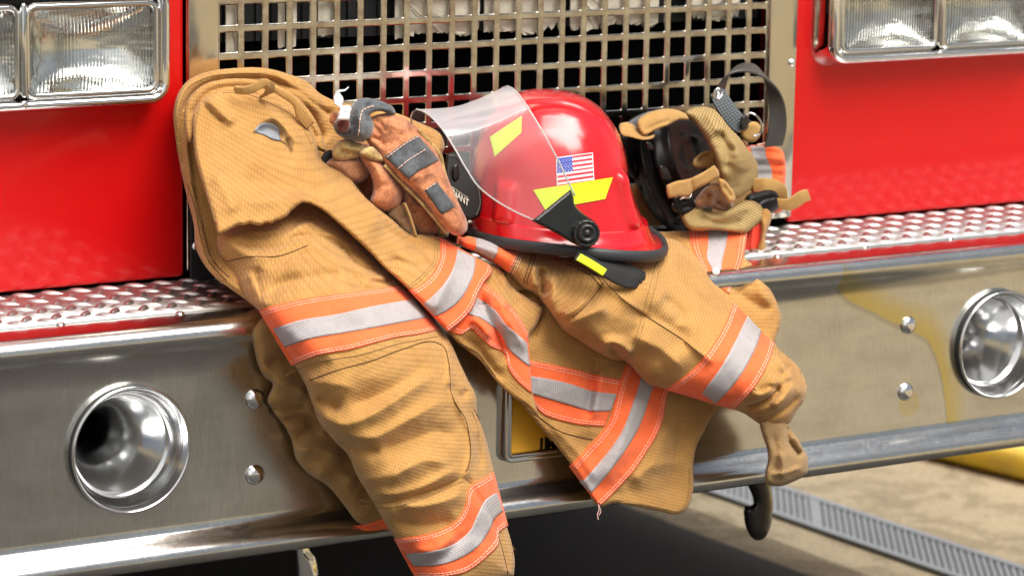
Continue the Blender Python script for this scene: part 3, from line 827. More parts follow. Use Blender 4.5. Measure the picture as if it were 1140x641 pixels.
ribbon('hanging_loop', [(262, 100, -.10, 1, 4, 0), (272, 101, -.112, 1.5, 4, 0), (283, 98, -.118, 2, 4, 0), (293, 92, -.120, 2.5, 3.6, 0), (299, 90.5, -.120, 3.2, 2, 0), (301, 96, -.118, 4, 0, .003), (299, 103, -.11, 4, -1, .002), (292, 107, -.10, 3, -2, 0)], 4, TAN_SMOOTH, COAT, .003)
ribbon('hanging_loop', [(300, 96, -.108, 2, 4, 0), (312, 104, -.108, 2, 4.5, 0), (325, 112, -.107, 1, 5, 0), (334, 126, -.107, -3, 5, 0), (345, 140, -.106, -4, 4, 0)], 4, TAN, COAT, .003)

# left sleeve
fC = Field([(242, 263), (243, 280), (252, 294), (260, 310), (270, 325), (280, 338), (290, 347), (306, 369), (328, 406), (340, 428), (345, 441), (357, 472), (374, 492), (388, 507), (396, 526), (414, 556), (430, 584), (441, 601), (454, 619), (467, 641), (478, 662), (486, 672, 1), (520, 664), (552, 652), (572, 640, 1), (573, 625), (569, 602), (564, 585), (559, 562), (550, 525), (544, 500), (538, 479), (531, 459), (530, 441), (521, 423), (511, 402), (502, 382), (489, 363), (470, 338), (452, 320), (443, 308), (425, 290), (395, 262), (360, 228), (320, 232), (280, 246)],
    [(244, 268, -.19), (300, 240, -.17), (360, 232, -.175), (260, 305, -.2), (330, 290, -.238), (400, 290, -.225), (440, 312, -.232), (290, 347, -.285), (380, 345, -.305), (460, 335, -.262), (489, 365, -.275), (328, 400, -.318), (420, 400, -.335), (520, 425, -.31), (360, 475, -.335), (450, 470, -.350), (535, 480, -.32), (410, 550, -.350), (490, 560, -.360), (550, 540, -.335), (450, 620, -.35), (520, 640, -.36), (568, 610, -.34)],
    40, .048,
    [# folds just below the front panel
     ([(246, 268), (262, 262), (290, 259), (320, 258), (345, 248), (362, 246)], 6, 0.0072, 'r'),
     ([(252, 258), (268, 259), (290, 262), (318, 257), (334, 247), (370, 245)], 2.6, 0.0072, 'v'),
     ([(247, 275), (256, 270), (262, 276), (275, 284), (300, 286), (330, 270), (360, 262), (385, 267), (398, 280)], 9, 0.0072, 'r'),
     ([(258, 262), (262, 268), (275, 273), (300, 275), (322, 268), (350, 262)], 3.5, 0.0072, 'v'),
     ([(318, 268), (340, 262), (365, 265), (383, 276), (395, 290), (412, 300), (430, 303)], 3.5, 0.0108, 'v'),
     ([(330, 282), (350, 277), (368, 286), (380, 300), (395, 318)], 9, 0.0065, 'r'),
     ([(376, 294), (392, 306), (404, 319), (416, 322), (436, 317)], 2.6, 0.0079, 'v'),
     ([(395, 300), (412, 308), (434, 309)], 4, 0.0065, 'r'),
     ([(412, 312), (424, 314), (440, 311)], 2.4, 0.0079, 'v'),
     ([(288, 330), (310, 318), (345, 309), (375, 306), (395, 314)], 8, -0.0072, 'r'),
     ([(300, 344), (284, 320), (276, 300)], 8, 0.0065, 'r'), ([(293, 340), (289, 322), (285, 305), (290, 295)], 4, 0.0072, 'v'),
     ([(270, 292), (300, 300), (345, 294)], 10, 0.0043, 'r'),
     # between band and knee patch
     ([(318, 420), (345, 412), (372, 400)], 7, -0.0043, 'r'), ([(350, 445), (364, 447), (380, 457)], 8, -0.0094, 'r'),
     ([(336, 424), (360, 426), (400, 432)], 9, 0.0043, 'r'),
     ([(344, 440), (358, 462), (380, 472), (400, 468), (430, 452), (470, 425), (495, 412)], 10, 0.0086, 'r'),
     ([(386, 450), (420, 440), (460, 418), (480, 402)], 13, -0.0072, 'r'),
     ([(372, 487), (392, 498), (412, 502), (428, 504)], 8, -0.0086, 'r'),
     ([(366, 474), (388, 484), (412, 487), (450, 470), (492, 448), (508, 444)], 9, 0.0065, 'r'),
     ([(415, 503), (450, 492), (490, 480), (515, 488)], 12, -0.0072, 'r'),
     ([(428, 540), (455, 520), (480, 512), (505, 520)], 9, 0.0058, 'r'),
     ([(396, 534), (430, 530), (465, 515)], 10, 0.0043, 'r'),
     ([(415, 558), (440, 556), (470, 549), (498, 540), (517, 528)], 5.5, -0.0086, 'r'),
     ([(410, 548), (440, 550), (475, 540), (500, 526), (519, 521)], 6, 0.0058, 'r'),
     ([(432, 574), (460, 584), (490, 582), (508, 575)], 11, -0.0079, 'r'),
     ([(440, 562), (475, 562), (505, 553), (520, 545)], 8, 0.0065, 'r'),
     ([(500, 425), (506, 436), (516, 440), (519, 430)], 5, -0.0072, 'r'), ([(498, 382), (501, 400), (500, 425), (512, 455), (522, 480), (524, 505), (519, 528)], 4, 0.0058, 'r', 'nofade'),
     ([(505, 400), (520, 420), (530, 450), (533, 475), (530, 505)], 8, 0.0058, 'r'),
     ([(529, 478), (533, 500), (535, 525)], 5, -0.0058, 'r'),
     # ridge across the cuff band
     ([(441, 619), (465, 630), (490, 622), (512, 600), (528, 590)], 7, -0.0058, 'r'), ([(455, 610), (485, 612), (510, 592)], 8, 0.0058, 'r'),
     ([(521, 533), (538, 560), (556, 592), (565, 630)], 3, 0.0058, 'v', 'nofade')],
    wr=[(9, 2.1, .0036, 30, 100), (31, 1.2, .0018, 10, 34)])
C = pillow('left_sleeve', fC, TAN, COAT, .035, ang=.35)
band(fC, [(290, 346), (320, 337), (370, 328), (410, 323), (452, 317)], [(326, 407), (350, 397), (390, 389), (440, 376), (480, 369), (490, 366)], .34, .68, C,
     sil_lines=([(306, 367), (330, 358), (375, 350), (420, 340), (462, 333)], [(318, 386), (345, 377), (385, 370), (430, 362), (477, 353)]))
band(fC, [(440.5, 600), (465, 597), (490, 590), (510, 578), (520, 560), (523, 541), (537, 533), (550, 525)], [(463, 641), (492, 642), (520, 636), (542, 620), (556, 603), (555, 594), (561, 588.5), (566, 585)], .33, .66, C, 'cuff_band',
     sil_lines=([(452, 617), (478, 614), (506, 605), (524, 590), (533, 571), (541, 556), (553, 548)], [(460, 630), (485, 629), (512, 621), (534, 606), (546, 588), (551, 577), (561, 568)]))
seam(fC, [(345, 423), (375, 412), (415, 401), (450, 388), (485, 381), (494, 386), (499, 400), (501, 420), (502, 436), (508, 450), (518, 466), (522, 482), (524, 500), (521, 520), (516, 529)], C)
seam(fC, [(400, 556), (430, 559), (460, 552), (490, 540), (516, 528)], C, THREAD_TAN, offs=(0, 6))
seam(fC, [(530, 505), (533, 480), (524, 456)], C, THREAD_TAN, offs=(0, 4))
seam(fC, [(519, 533), (536, 552), (548, 580), (556, 600), (562, 622), (566, 640)], C, THREAD_DK)
seam(fC, [(318, 418), (345, 405), (400, 395), (450, 381), (492, 374)], C, THREAD_TAN)
seam(fC, [(253, 291), (275, 286), (310, 285), (345, 272)], C, THREAD_DK)
# frayed hem of the cuff
V, F3 = [], []; r = random.Random(3)
for i in range(46):
    t = r.random(); x = 572-t*88+r.uniform(-1, 1); y = 627+t*40+r.uniform(-2, 2) if t > .1 else 622+r.uniform(-20, 12)
    w = at(np.array([(x, y), (x+r.uniform(-1, 3), y+r.uniform(1, 3)), (x+r.uniform(-1, 5), y+r.uniform(2, 6))]), -.305); tube_pts(V, F3, w, .0004, 4)
mesh('frayed_edge', V, F3, THREAD_TAN, C, False)

# rear sleeve: same tan cloth, with its shade put into a darker brown
# shaded rear part of the coat hanging behind the sleeve
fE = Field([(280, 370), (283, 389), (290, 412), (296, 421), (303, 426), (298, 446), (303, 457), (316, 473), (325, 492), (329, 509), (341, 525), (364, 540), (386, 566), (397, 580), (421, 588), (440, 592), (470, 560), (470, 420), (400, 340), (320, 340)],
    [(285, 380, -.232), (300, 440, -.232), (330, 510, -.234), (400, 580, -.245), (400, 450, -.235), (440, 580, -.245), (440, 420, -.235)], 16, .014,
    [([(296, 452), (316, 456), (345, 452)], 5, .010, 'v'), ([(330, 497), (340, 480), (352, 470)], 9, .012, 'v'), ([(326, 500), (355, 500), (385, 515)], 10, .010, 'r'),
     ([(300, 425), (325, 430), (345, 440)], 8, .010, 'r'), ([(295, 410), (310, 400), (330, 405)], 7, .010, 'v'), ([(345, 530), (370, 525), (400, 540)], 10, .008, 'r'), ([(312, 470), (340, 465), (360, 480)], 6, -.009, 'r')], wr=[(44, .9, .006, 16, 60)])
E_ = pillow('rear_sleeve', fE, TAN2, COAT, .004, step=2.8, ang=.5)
strip('cuff_trim', fE, [(396, 586), (412, 583), (428, 577)], [(408, 591), (422, 590), (436, 588)], ORANGE, E_)

# coat body below the chest band (near fold) with its band
fF = Field([(536, 296), (549, 294), (562, 303, 1), (567, 316), (582, 328), (607, 343, 1), (597, 362), (588, 377), (590, 405), (593, 437), (600, 464, 1), (585, 451), (566, 438), (551, 423), (535, 402), (518, 388), (506, 378), (497, 366), (505, 340), (520, 310)],
    [(540, 300, -.20), (562, 305, -.20), (607, 343, -.232), (588, 377, -.25), (500, 366, -.246), (535, 395, -.25), (566, 438, -.262), (598, 460, -.268), (560, 360, -.262), (592, 420, -.262)], 4, .006,
    [([(536, 318), (539, 340), (546, 355), (554, 372), (560, 390), (566, 405)], 6, -.010, 'r'),
     ([(546, 318), (560, 345), (575, 372), (586, 395)], 9, .008, 'r'),
     ([(522, 352), (535, 362), (546, 378)], 6, .008, 'r'),
     ([(530, 342), (538, 338), (546, 340)], 4, .008, 'v'),
     ([(562, 305), (560, 325), (566, 345)], 6, .006, 'r'), ([(508, 376), (525, 380), (545, 405), (563, 425)], 5, -.006, 'r')], wr=[(51, .9, .003, 14, 44)])
Fp = pillow('body_fold', fF, TAN, COAT, .006, ang=.6)
band(fF, [(538, 313), (551, 324), (563, 335), (578, 352), (588, 371)], [(500, 368), (513, 372.5), (525, 366), (533, 373.5), (547, 386), (563, 394), (567, 411), (578, 426), (592.5, 438)], .38, .68, Fp,
     sil_lines=([(532, 332), (542, 338), (552, 346), (563, 361), (575, 371), (587, 382)], [(522, 350), (533, 353), (548, 363), (560, 373), (567, 388), (577, 398), (590, 408)]))
seam(fF, [(509, 382), (530, 392), (545, 410), (553, 421)], Fp, THREAD_DK)

# coat skirt behind, with horizontal and diagonal bands and the hanging corner
fG = Field([(567, 300), (600, 318), (660, 345), (740, 400), (800, 440), (799, 453), (790, 468), (784, 480), (776, 495), (772, 514), (771.5, 546), (768, 560), (762, 569), (756, 572), (735, 569), (705, 563), (681, 560), (671, 563.5), (665, 562), (653, 543), (637, 519), (618, 494), (594.5, 467), (583, 452), (574, 438), (575, 380)],
    [(580, 310, -.20), (660, 350, -.225), (740, 400, -.225), (600, 380, -.245), (590, 440, -.245), (650, 440, -.25), (620, 495, -.248), (665, 560, -.258), (700, 480, -.25), (760, 440, -.226), (740, 500, -.245), (760, 568, -.252), (797, 450, -.222), (775, 500, -.240), (640, 400, -.24)], 4, .006,
    [([(606, 343), (598, 362), (590, 378)], 4, .008, 'v'), ([(664, 400), (659, 430), (652, 468)], 5, -.007, 'r'), ([(673, 402), (668, 430), (660, 470)], 6, .005, 'r'),
     ([(600, 380), (640, 390), (680, 410)], 12, -.005, 'r'), ([(745, 470), (730, 510), (700, 545)], 14, .006, 'r'), ([(760, 470), (750, 520), (745, 560)], 12, -.006, 'r'),
     ([(712, 430), (706, 460), (690, 500), (670, 545)], 16, .008, 'r'), ([(610, 470), (640, 500), (665, 535)], 8, .005, 'r'),
     ([(700, 540), (720, 520), (760, 515)], 9, .004, 'r')], wr=[(61, .8, .0042, 22, 80), (17, 2.2, .0012, 14, 40)])
G = pillow('coat_skirt', fG, TAN, COAT, .008, ang=.35)
band(fG, [(588.5, 401), (617, 406.5), (645, 412), (667, 418), (694, 423)], [(594, 449), (604, 460), (624, 468), (645, 472.5), (673, 474.5)], .3, .68, G,
     sil_lines=([(590, 418.5), (610, 421.5), (636, 427.5), (659, 435), (687, 438.5)], [(592, 438), (612, 444), (636, 451), (656, 457), (680, 457)]))
band(fG, [(699, 405), (695, 416), (688, 440), (680, 468), (669, 484), (653, 501), (636.5, 520)], [(746, 432), (742, 444), (738, 468), (731, 485), (722, 500), (705, 525), (689, 543), (668.5, 563)], .3, .68, G, 'hem_band', lift=.003,
     sil_lines=([(716, 415), (711, 432), (703, 456), (694, 479), (682, 498), (667, 516), (648, 537.5)], [(730, 425), (725, 437), (718, 459), (711, 476), (697, 500), (681, 522), (659, 548)]))
seam(fG, [(590, 457), (600, 464), (612, 473), (626, 481), (645, 486), (664, 490)], G)
seam(fG, [(690, 559), (715, 561), (740, 566), (756, 568), (763, 560), (767, 545), (767.5, 520)], G, THREAD_TAN)
V, F3 = [], []; tube_pts(V, F3, at(np.array([(666, 561), (667, 567), (665, 572), (666, 578)]), -.262), .0005, 5); tube_pts(V, F3, at(np.array([(667, 562), (669, 569), (667, 573)]), -.262), .0004, 5)
mesh('loose_thread', V, F3, THREAD, G, False)

# coat back lying on the deck at the right
fI = Field([(690, 262), (746, 257.5), (770, 257), (800, 256.5), (831, 260), (830, 275), (830, 288), (838, 294), (847, 305), (855, 318), (862, 330), (867, 342), (870, 354), (869, 362), (864, 376), (856, 392), (800, 390), (740, 340)],
    [(700, 265, -.12), (770, 257, -.13), (831, 260, -.135), (829, 286, -.19), (800, 300, -.20), (860, 330, -.233), (868, 358, -.246), (840, 370, -.25), (760, 320, -.22)], 6, .008,
    [([(835, 292), (846, 318), (858, 345)], 8, .006, 'r'), ([(815, 320), (835, 335), (862, 345)], 8, -.006, 'r'), ([(780, 258), (783, 280), (790, 300)], 8, .004, 'r'), ([(829, 262), (826, 285), (818, 305)], 4, .006, 'r')], wr=[(71, .9, .004, 18, 60)])
I_ = pillow('back_hem', fI, TAN, COAT, .006, ang=.1)
band(fI, [(768.5, 256.8), (771, 275), (779, 292), (792, 312)], [(832, 259.5), (830, 275), (826, 292), (819, 308), (812, 327)], .33, .66, I_,
     sil_lines=([(790, 257), (789, 272), (788, 288), (797, 304)], [(810.5, 258), (808, 275), (804, 292), (803, 310)]))
rivet('snap_button', tuple(at([(797, 302)], -.2165)[0]), (-.3, -1, .35), .0045, .0025, mat('white_snap', (.9, .9, .88), .25), COAT)

# right sleeve
fH = Field([(511.5, 267), (518.6, 263), (534, 265.5), (549, 268), (580, 273.5), (602, 279), (627, 286), (650, 284), (690, 276), (725, 266), (750, 266), (767, 277), (787, 295), (812, 325), (832, 346), (847, 364), (861, 379), (868, 389), (880, 399), (889, 409), (896.5, 423), (898.5, 434), (896, 444), (887, 457), (881, 468), (873, 475), (858, 477.5), (843, 470), (830, 461), (816, 455.5), (799, 452.5), (771, 442), (740, 432.5), (723, 428), (712, 418), (697, 403), (681, 400), (665, 392), (645, 379), (625, 365), (617, 353), (606, 338), (597, 328), (582, 320), (573, 311), (562, 301), (549, 291), (531, 282), (512, 271)],
    [(513, 267, -.195), (549, 280, -.212), (600, 279, -.20), (600, 325, -.252), (660, 286, -.225), (745, 266, -.185), (700, 320, -.285), (640, 340, -.285), (625, 365, -.275), (700, 400, -.29), (767, 277, -.195), (812, 325, -.238), (760, 350, -.29), (850, 366, -.262), (770, 430, -.305), (800, 400, -.325), (860, 440, -.335), (896, 430, -.305), (845, 468, -.305), (880, 470, -.305)],
    26, .034,
    [([(606, 296), (602, 306), (604, 320), (606, 332)], 4.5, -.014, 'r'), ([(597, 292), (594, 306), (598, 322)], 6, .009, 'r'),
     ([(612, 300), (617, 322), (614, 345), (624, 362)], 9, .010, 'r'),
     ([(625, 362), (640, 352), (656, 337), (668, 322), (672, 314)], 4, -.006, 'r'), ([(622, 354), (640, 345), (655, 330)], 7, .006, 'r'),
     ([(625, 364), (650, 352), (680, 340)], 8, .008, 'r'),
     ([(675, 384), (682, 390), (690, 398), (702, 404)], 5, -.012, 'r'), ([(668, 388), (678, 381), (690, 383), (705, 398)], 6, .010, 'r'),
     ([(700, 345), (720, 352), (745, 362), (770, 392)], 9, -.008, 'r'), ([(735, 330), (756, 345), (762, 362)], 8, -.008, 'r'),
     ([(700, 372), (735, 388), (765, 415)], 12, .007, 'r'), ([(690, 300), (720, 320), (740, 345)], 14, .006, 'r'),
     ([(640, 300), (665, 312), (690, 330), (720, 350), (760, 378), (790, 400)], 5, .004, 'r', 'nofade'),
     ([(826, 456), (846, 450), (862, 440), (870, 424)], 4, -.010, 'r'), ([(834, 440), (852, 436), (866, 420)], 6, .009, 'r'), ([(846, 470), (862, 462), (880, 450), (893, 436)], 4, -.010, 'r'),
     ([(858, 455), (872, 444), (884, 425)], 5, .008, 'r'), ([(862, 400), (872, 410), (880, 425)], 6, .008, 'r'), ([(868, 418), (874, 414), (878, 404)], 4, -.008, 'r'),
     ([(842, 438), (858, 430), (870, 432)], 4, -.008, 'r')],
    wr=[(81, .8, .0048, 26, 90), (83, 2.0, .0016, 14, 44)])
H = pillow('right_sleeve', fH, TAN, COAT, .03, ang=-.55)
band(fH, [(818.5, 332), (810, 356), (795, 383), (772, 412), (742, 434)], [(863, 380), (857, 400), (846, 422), (833, 440), (817, 456)], .33, .66, H, 'cuff_band',
     sil_lines=([(835, 346), (826, 366), (812, 394), (800, 414), (782, 438)], [(849, 364), (845, 378), (833, 404), (816, 429), (797, 449)]))
band(fH, [(512, 263.5), (545, 267), (580, 273)], [(511, 271), (530, 282), (548, 292), (568, 303.5)], .3, .7, H, 'reflective_band', st=False,
     sil_lines=([(530, 265), (531, 272), (529, 281)], [(556, 268.5), (554, 280), (549, 291)]))
for l in ([(584, 274), (580, 288), (572, 306)], [(580, 273), (575, 288), (567, 304)]): stitch('stitching', fH, l, THREAD, H, offs=(0, 2.2))
seam(fH, [(598, 279), (592, 297), (585, 318)], H, THREAD_DK, offs=(0, 3.5))
seam(fH, [(672, 312), (690, 330), (720, 352), (760, 378), (785, 398), (812, 416), (845, 436)], H)
seam(fH, [(718, 356), (712, 376), (702, 397)], H, THREAD_TAN, offs=(0, 4))
seam(fH, [(745, 276), (735, 300), (728, 325), (722, 350)], H, THREAD_TAN, offs=(0, 6))
seam(fH, [(632, 290), (650, 298), (665, 308), (674, 320)], H, THREAD_DK, offs=(0, 4))
seam(fH, [(672, 314), (655, 337), (636, 354)], H, THREAD_DK)
seam(fH, [(842, 462), (862, 455), (878, 444), (888, 425), (886, 410)], H, THREAD_TAN, offs=(0, 4))
seam(fH, [(832, 452), (852, 445), (868, 430)], H, THREAD_DK)
# knitted wristlet with its thumb hole
fK = Field([(846, 470), (849, 485), (854, 500), (855, 512), (852, 525), (853, 538), (866, 541), (884, 535.5), (898.5, 526), (900, 515), (898.5, 506), (893, 497), (889, 489), (882, 480), (874, 468)],
    [(860, 480, -.30), (855, 535, -.30), (895, 525, -.295), (885, 490, -.295), (870, 505, -.305)], 9, .014,
    [([(877, 477), (878, 488), (883, 497), (889, 504)], 3, .012, 'v', 'nofade'), ([(884, 482), (890, 492), (894, 503)], 4, .006, 'r'), ([(860, 480), (864, 500), (860, 530)], 5, -.004, 'r'), ([(868, 500), (872, 515), (870, 536)], 5, .004, 'r'), ([(856, 528), (875, 526), (895, 518)], 3, .004, 'r')], wr=[(91, 0, .003, 8, 24)])
K = pillow('knit_wristlet', fK, KNIT, COAT, .012, step=2., ang=.1)
# end of the coat behind the mask: pleated band, red lining and a loose tan corner
fJ = Field([(835, 162), (850, 162), (862, 163), (871, 168), (874, 178), (874, 205), (870, 235), (850, 236), (838, 215)],
    [(850, 165, -.05), (872, 200, -.05), (850, 230, -.06)], 5, .008, [([(838, 168), (855, 168), (872, 171)], 2.5, .004, 'v', 'nofade'), ([(838, 182), (855, 183), (873, 184)], 2.2, .006, 'v', 'nofade'), ([(838, 176), (855, 176), (873, 178)], 3, .003, 'r', 'nofade'), ([(838, 194), (855, 193), (873, 195)], 2.2, .004, 'v', 'nofade')])
J = pillow('coat_tail', fJ, ORANGE, COAT, .01, step=2.)
strip('silver_stripe', fJ, [(836, 163), (838, 180), (840, 200), (842, 212)], [(852, 163), (853, 175), (858, 185), (860, 205)], SILVER, J, lift=.0014)
fM = Field([(831, 260), (838, 248), (846, 243), (849, 250), (846, 275), (840, 283), (831, 285)], [(840, 262, -.12)], 4, .006, [([(840, 245), (838, 262), (836, 283)], 3, .004, 'r')])
pillow('red_lining', fM, mat('red_lining_cloth', (.85, .06, .03), .8), COAT, .01, step=2.)
fN = Field([(846, 240), (852, 232), (858, 236), (857, 250), (852, 262), (853, 276), (850, 288), (843, 291), (830, 290), (829, 284), (838, 282), (845, 270), (847, 255)], [(848, 262, -.125)], 4, .006, [([(852, 240), (850, 262), (846, 286)], 3, .004, 'r')], wr=[(95, 0, .002, 8, 24)])
pillow('coat_corner', fN, TAN, COAT, .008, step=2.)
fO = Field([(700, 245), (745, 252), (780, 255), (835, 256), (850, 236), (845, 215), (700, 215)], [(760, 240, -.05)], 10, .02, [])
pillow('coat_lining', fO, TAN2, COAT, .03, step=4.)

# ================================================================== LEATHER GLOVES
G1 = empty('leather_glove', tuple(at([(440, 185)], -.15)[0]), 'rust suede glove with charcoal knuckle pads and grey cuff, lying on top', 'glove')
def pf(name, ol, Y, m, parent, ew=8, eh=.012, cr=(), wr=None, thick=.01, step=1.8, ang=0., **k):
    f = Field(ol, Y if isinstance(Y, list) else [(0, 0, Y)], ew, eh, cr, wr); return f, pillow(name, f, m, parent, thick, step, ang=ang, **k)
fp, palm = pf('glove_body', [(408, 135), (420, 128), (438, 127), (452, 133), (466, 144), (476, 155), (486, 166), (490, 176), (497, 195), (505, 213), (514, 233), (520, 247), (520, 256), (514, 262), (506, 262), (497, 256), (484, 241), (470, 223), (458, 211), (448, 203), (438, 193), (428, 183), (420, 172), (412, 163), (405, 150)],
    [(420, 135, -.150), (410, 158, -.150), (460, 145, -.155), (450, 180, -.180), (490, 185, -.175), (480, 215, -.195), (515, 250, -.205), (500, 240, -.208)], LEATHER, G1, 13, .020,
    [([(410, 135), (418, 142), (424, 152), (420, 160)], 3, .006, 'v'), ([(416, 131), (426, 140), (430, 148)], 3, .005, 'v'), ([(430, 134), (440, 140), (455, 143)], 8, .005, 'r'), ([(412, 152), (422, 156), (430, 164)], 3, .006, 'v'), ([(428, 180), (448, 200), (474, 226), (500, 256)], 2.2, .004, 'v'), ([(458, 200), (470, 196), (486, 190)], 5, .004, 'r')], wr=[(5, 1, .003, 8, 30)], thick=.02)
f_, cuff = pf('glove_cuff', [(368, 134), (371, 141), (374, 148), (383, 154), (394, 157), (404, 158), (414, 150), (416, 138), (412, 128), (424, 124), (436, 128), (440, 127), (438, 120), (430, 115), (418, 111), (408, 109), (398, 111), (391, 117), (386, 128), (380, 134)],
    [(372, 140, -.150), (400, 112, -.148), (436, 122, -.145), (405, 155, -.165), (395, 130, -.172)], GREY_K, G1, 8, .016,
    [([(399, 112), (398, 128), (402, 142), (398, 156)], 5, .006, 'r'), ([(406, 118), (420, 116), (432, 121)], 3, .005, 'v'), ([(410, 112), (406, 124), (412, 140)], 4, -.006, 'r'), ([(388, 122), (384, 140), (390, 152)], 4, .005, 'r'), ([(376, 142), (384, 148), (392, 146)], 3, -.006, 'r')], wr=[(6, 1, .003, 8, 30)], thick=.02)
stitch('cuff_stitching', f_, [(416, 118), (404, 123), (401, 132), (400, 144), (398, 154)], THREAD, cuff, r=.0005)
pf('wrist_opening', [(376, 136), (382, 133), (389, 135), (388, 145), (382, 148), (376, 144)], -.176, leather('dark_red_lining', (.25, .05, .03), (.15, .03, .02)), G1, 3, .002, thick=.002)
pf('cuff_tab', [(367, 131), (371, 125), (377, 127), (376, 136), (370, 139), (367, 136)], -.166, LEATHER, G1, 3, .004, thick=.004)
fw_, tag_ = pf('white_tag', [(372, 138, 1), (376, 129), (378, 120), (373, 117), (372, 106), (375, 102), (381, 107), (383, 113), (381, 118), (387, 117), (392, 120, 1), (389, 134, 1), (381, 134), (376, 134)], [(375, 104, -.168), (390, 120, -.178), (375, 135, -.184), (382, 125, -.186)], WHITE_P, G1, 3, .002, [([(375, 128), (383, 122), (390, 124)], 3, .003, 'r'), ([(374, 110), (379, 114), (382, 118)], 2, .003, 'v')], thick=.0006)
ribbon('tag_tail', [(374, 104, -.168, .5, 1.6, 0), (378, 101.5, -.170, .3, 1.4, 0), (384, 100.5, -.172, .2, .9, 0), (388, 97, -.172, .3, .5, 0)], 1, WHITE_P, tag_, .0005)
kp = strip('knuckle_pad', fp, [(430, 175), (442, 166), (455, 157), (466, 151)], [(455, 199), (466, 190), (478, 184), (489, 178)], GREY_S, G1, lift=.0022)
stitch('pad_stitching', fp, [(443, 188), (455, 178), (468, 170), (477, 164)], THREAD, kp, lift=.004, r=.0004)
stitch('pad_stitching', fp, [(431, 175), (443, 166), (456, 157), (466, 152)], THREAD, kp, lift=.004, r=.0004)
fp2 = strip('finger_pad', fp, [(474, 212), (480, 207), (487, 203)], [(492, 238), (500, 234), (507, 229)], GREY_S, G1, lift=.0022)
stitch('pad_stitching', fp, [(475, 211), (481, 206.5), (487, 203.5)], THREAD, fp2, lift=.004, r=.0004)
ribbon('piping', [(428, 184, -.166, 1, -1, 0), (446, 203, -.172, 1, -1, 0), (468, 225, -.184, 1, -1, 0), (496, 258, -.195, 1, -1, 0)], 1, PALE, G1, .002)
ribbon('piping', [(466, 144, -.150, 1.5, -1, 0), (480, 160, -.152, 1.5, -1, 0), (490, 172, -.155, 1.6, -.6, 0), (494, 190, -.160, 1.6, 0, 0), (500, 208, -.165, 1.6, 0, 0)], 1, PALE, G1, .002)

G2 = empty('leather_glove', tuple(at([(420, 215)], -.13)[0]), 'faded suede glove with cream lining, fingers spread underneath the padded glove', 'glove')
f2, _ = pf('glove_body', [(385, 160), (430, 170), (470, 215), (490, 250), (470, 262), (430, 240), (395, 205), (375, 180)], -.112, LEATHER2, G2, 18, .02, wr=[(7, 1, .004, 10, 40)], thick=.015)
pf('lining', [(370, 168), (376, 158), (384, 154.5), (394, 157), (405, 162), (410, 166), (402, 174), (392, 178), (378, 179), (371, 176)], -.150, PALE, G2, 6, .010, [([(378, 162), (392, 166), (404, 168)], 4, .005, 'r')], thick=.008)
pf('lining', [(400, 171), (406, 165), (414, 163), (421, 169), (428, 179), (420, 181), (410, 177)], -.166, PALE, G2, 5, .008, thick=.006)
def finger(ol, Y, m=LEATHER, ew=11, eh=.018, cr=(), seed=1): return pf('finger', ol, Y, m, G2, ew, eh, cr, [(seed, 1, .0022, 8, 26)], thick=.018)
finger([(363, 182), (368, 177), (380, 174), (395, 175), (406, 181), (412, 190), (409, 198), (398, 204), (388, 202), (375, 192)], -.146, LEATHER2, 10, .016, seed=2)
finger([(400, 172), (408, 173), (420, 176), (430, 186), (440, 200), (446, 210), (448, 220), (445, 228), (436, 234), (424, 235), (416, 232), (412, 225), (415, 214), (415, 203), (410, 190), (404, 181)], [(405, 176, -.160), (425, 190, -.172), (430, 220, -.180), (445, 225, -.172), (415, 225, -.172)], LEATHER, 13, .022, [([(416, 214), (424, 208), (436, 205)], 4, -.003, 'r')], 3)
finger([(400, 218), (410, 224), (420, 236), (422, 243), (414, 240), (404, 232), (396, 224)], -.150, LEATHER2, 7, .012, seed=4)
finger([(432, 232), (444, 224), (452, 226), (456, 240), (462, 256), (463, 264), (452, 262), (438, 248), (430, 240)], -.160, leather('pale_worn_suede', (.50, .32, .17), (.40, .22, .10)), 9, .014, seed=5)
finger([(450, 218), (458, 213), (468, 219), (476, 229), (484, 240), (488, 250), (486, 259), (478, 263), (468, 262), (460, 252), (454, 236)], -.168, LEATHER2, 12, .02, [([(456, 232), (468, 230), (478, 234)], 4, .003, 'r')], 6)
finger([(484, 238), (494, 248), (500, 258), (498, 264), (488, 263), (484, 254)], -.15, PALE, 6, .01, seed=7)
pf('strap', [(357, 178), (366, 167), (372, 168), (374, 176), (366, 184), (360, 186)], -.13, BLK_WEB, G2, 5, .006, thick=.006)
ribbon('piping', [(450, 226, -.176, 1, 0, 0), (456, 240, -.178, 1, 0, 0), (463, 262, -.176, 1, 0, 0)], 1, PALE, G2, .003)

# ================================================================== HELMET
HC = Vector(at([(632, 254)], -.155)[0])
HEL = empty('helmet', tuple(HC), 'glossy red fire helmet with flag sticker and clear flipped up visor', 'helmet')
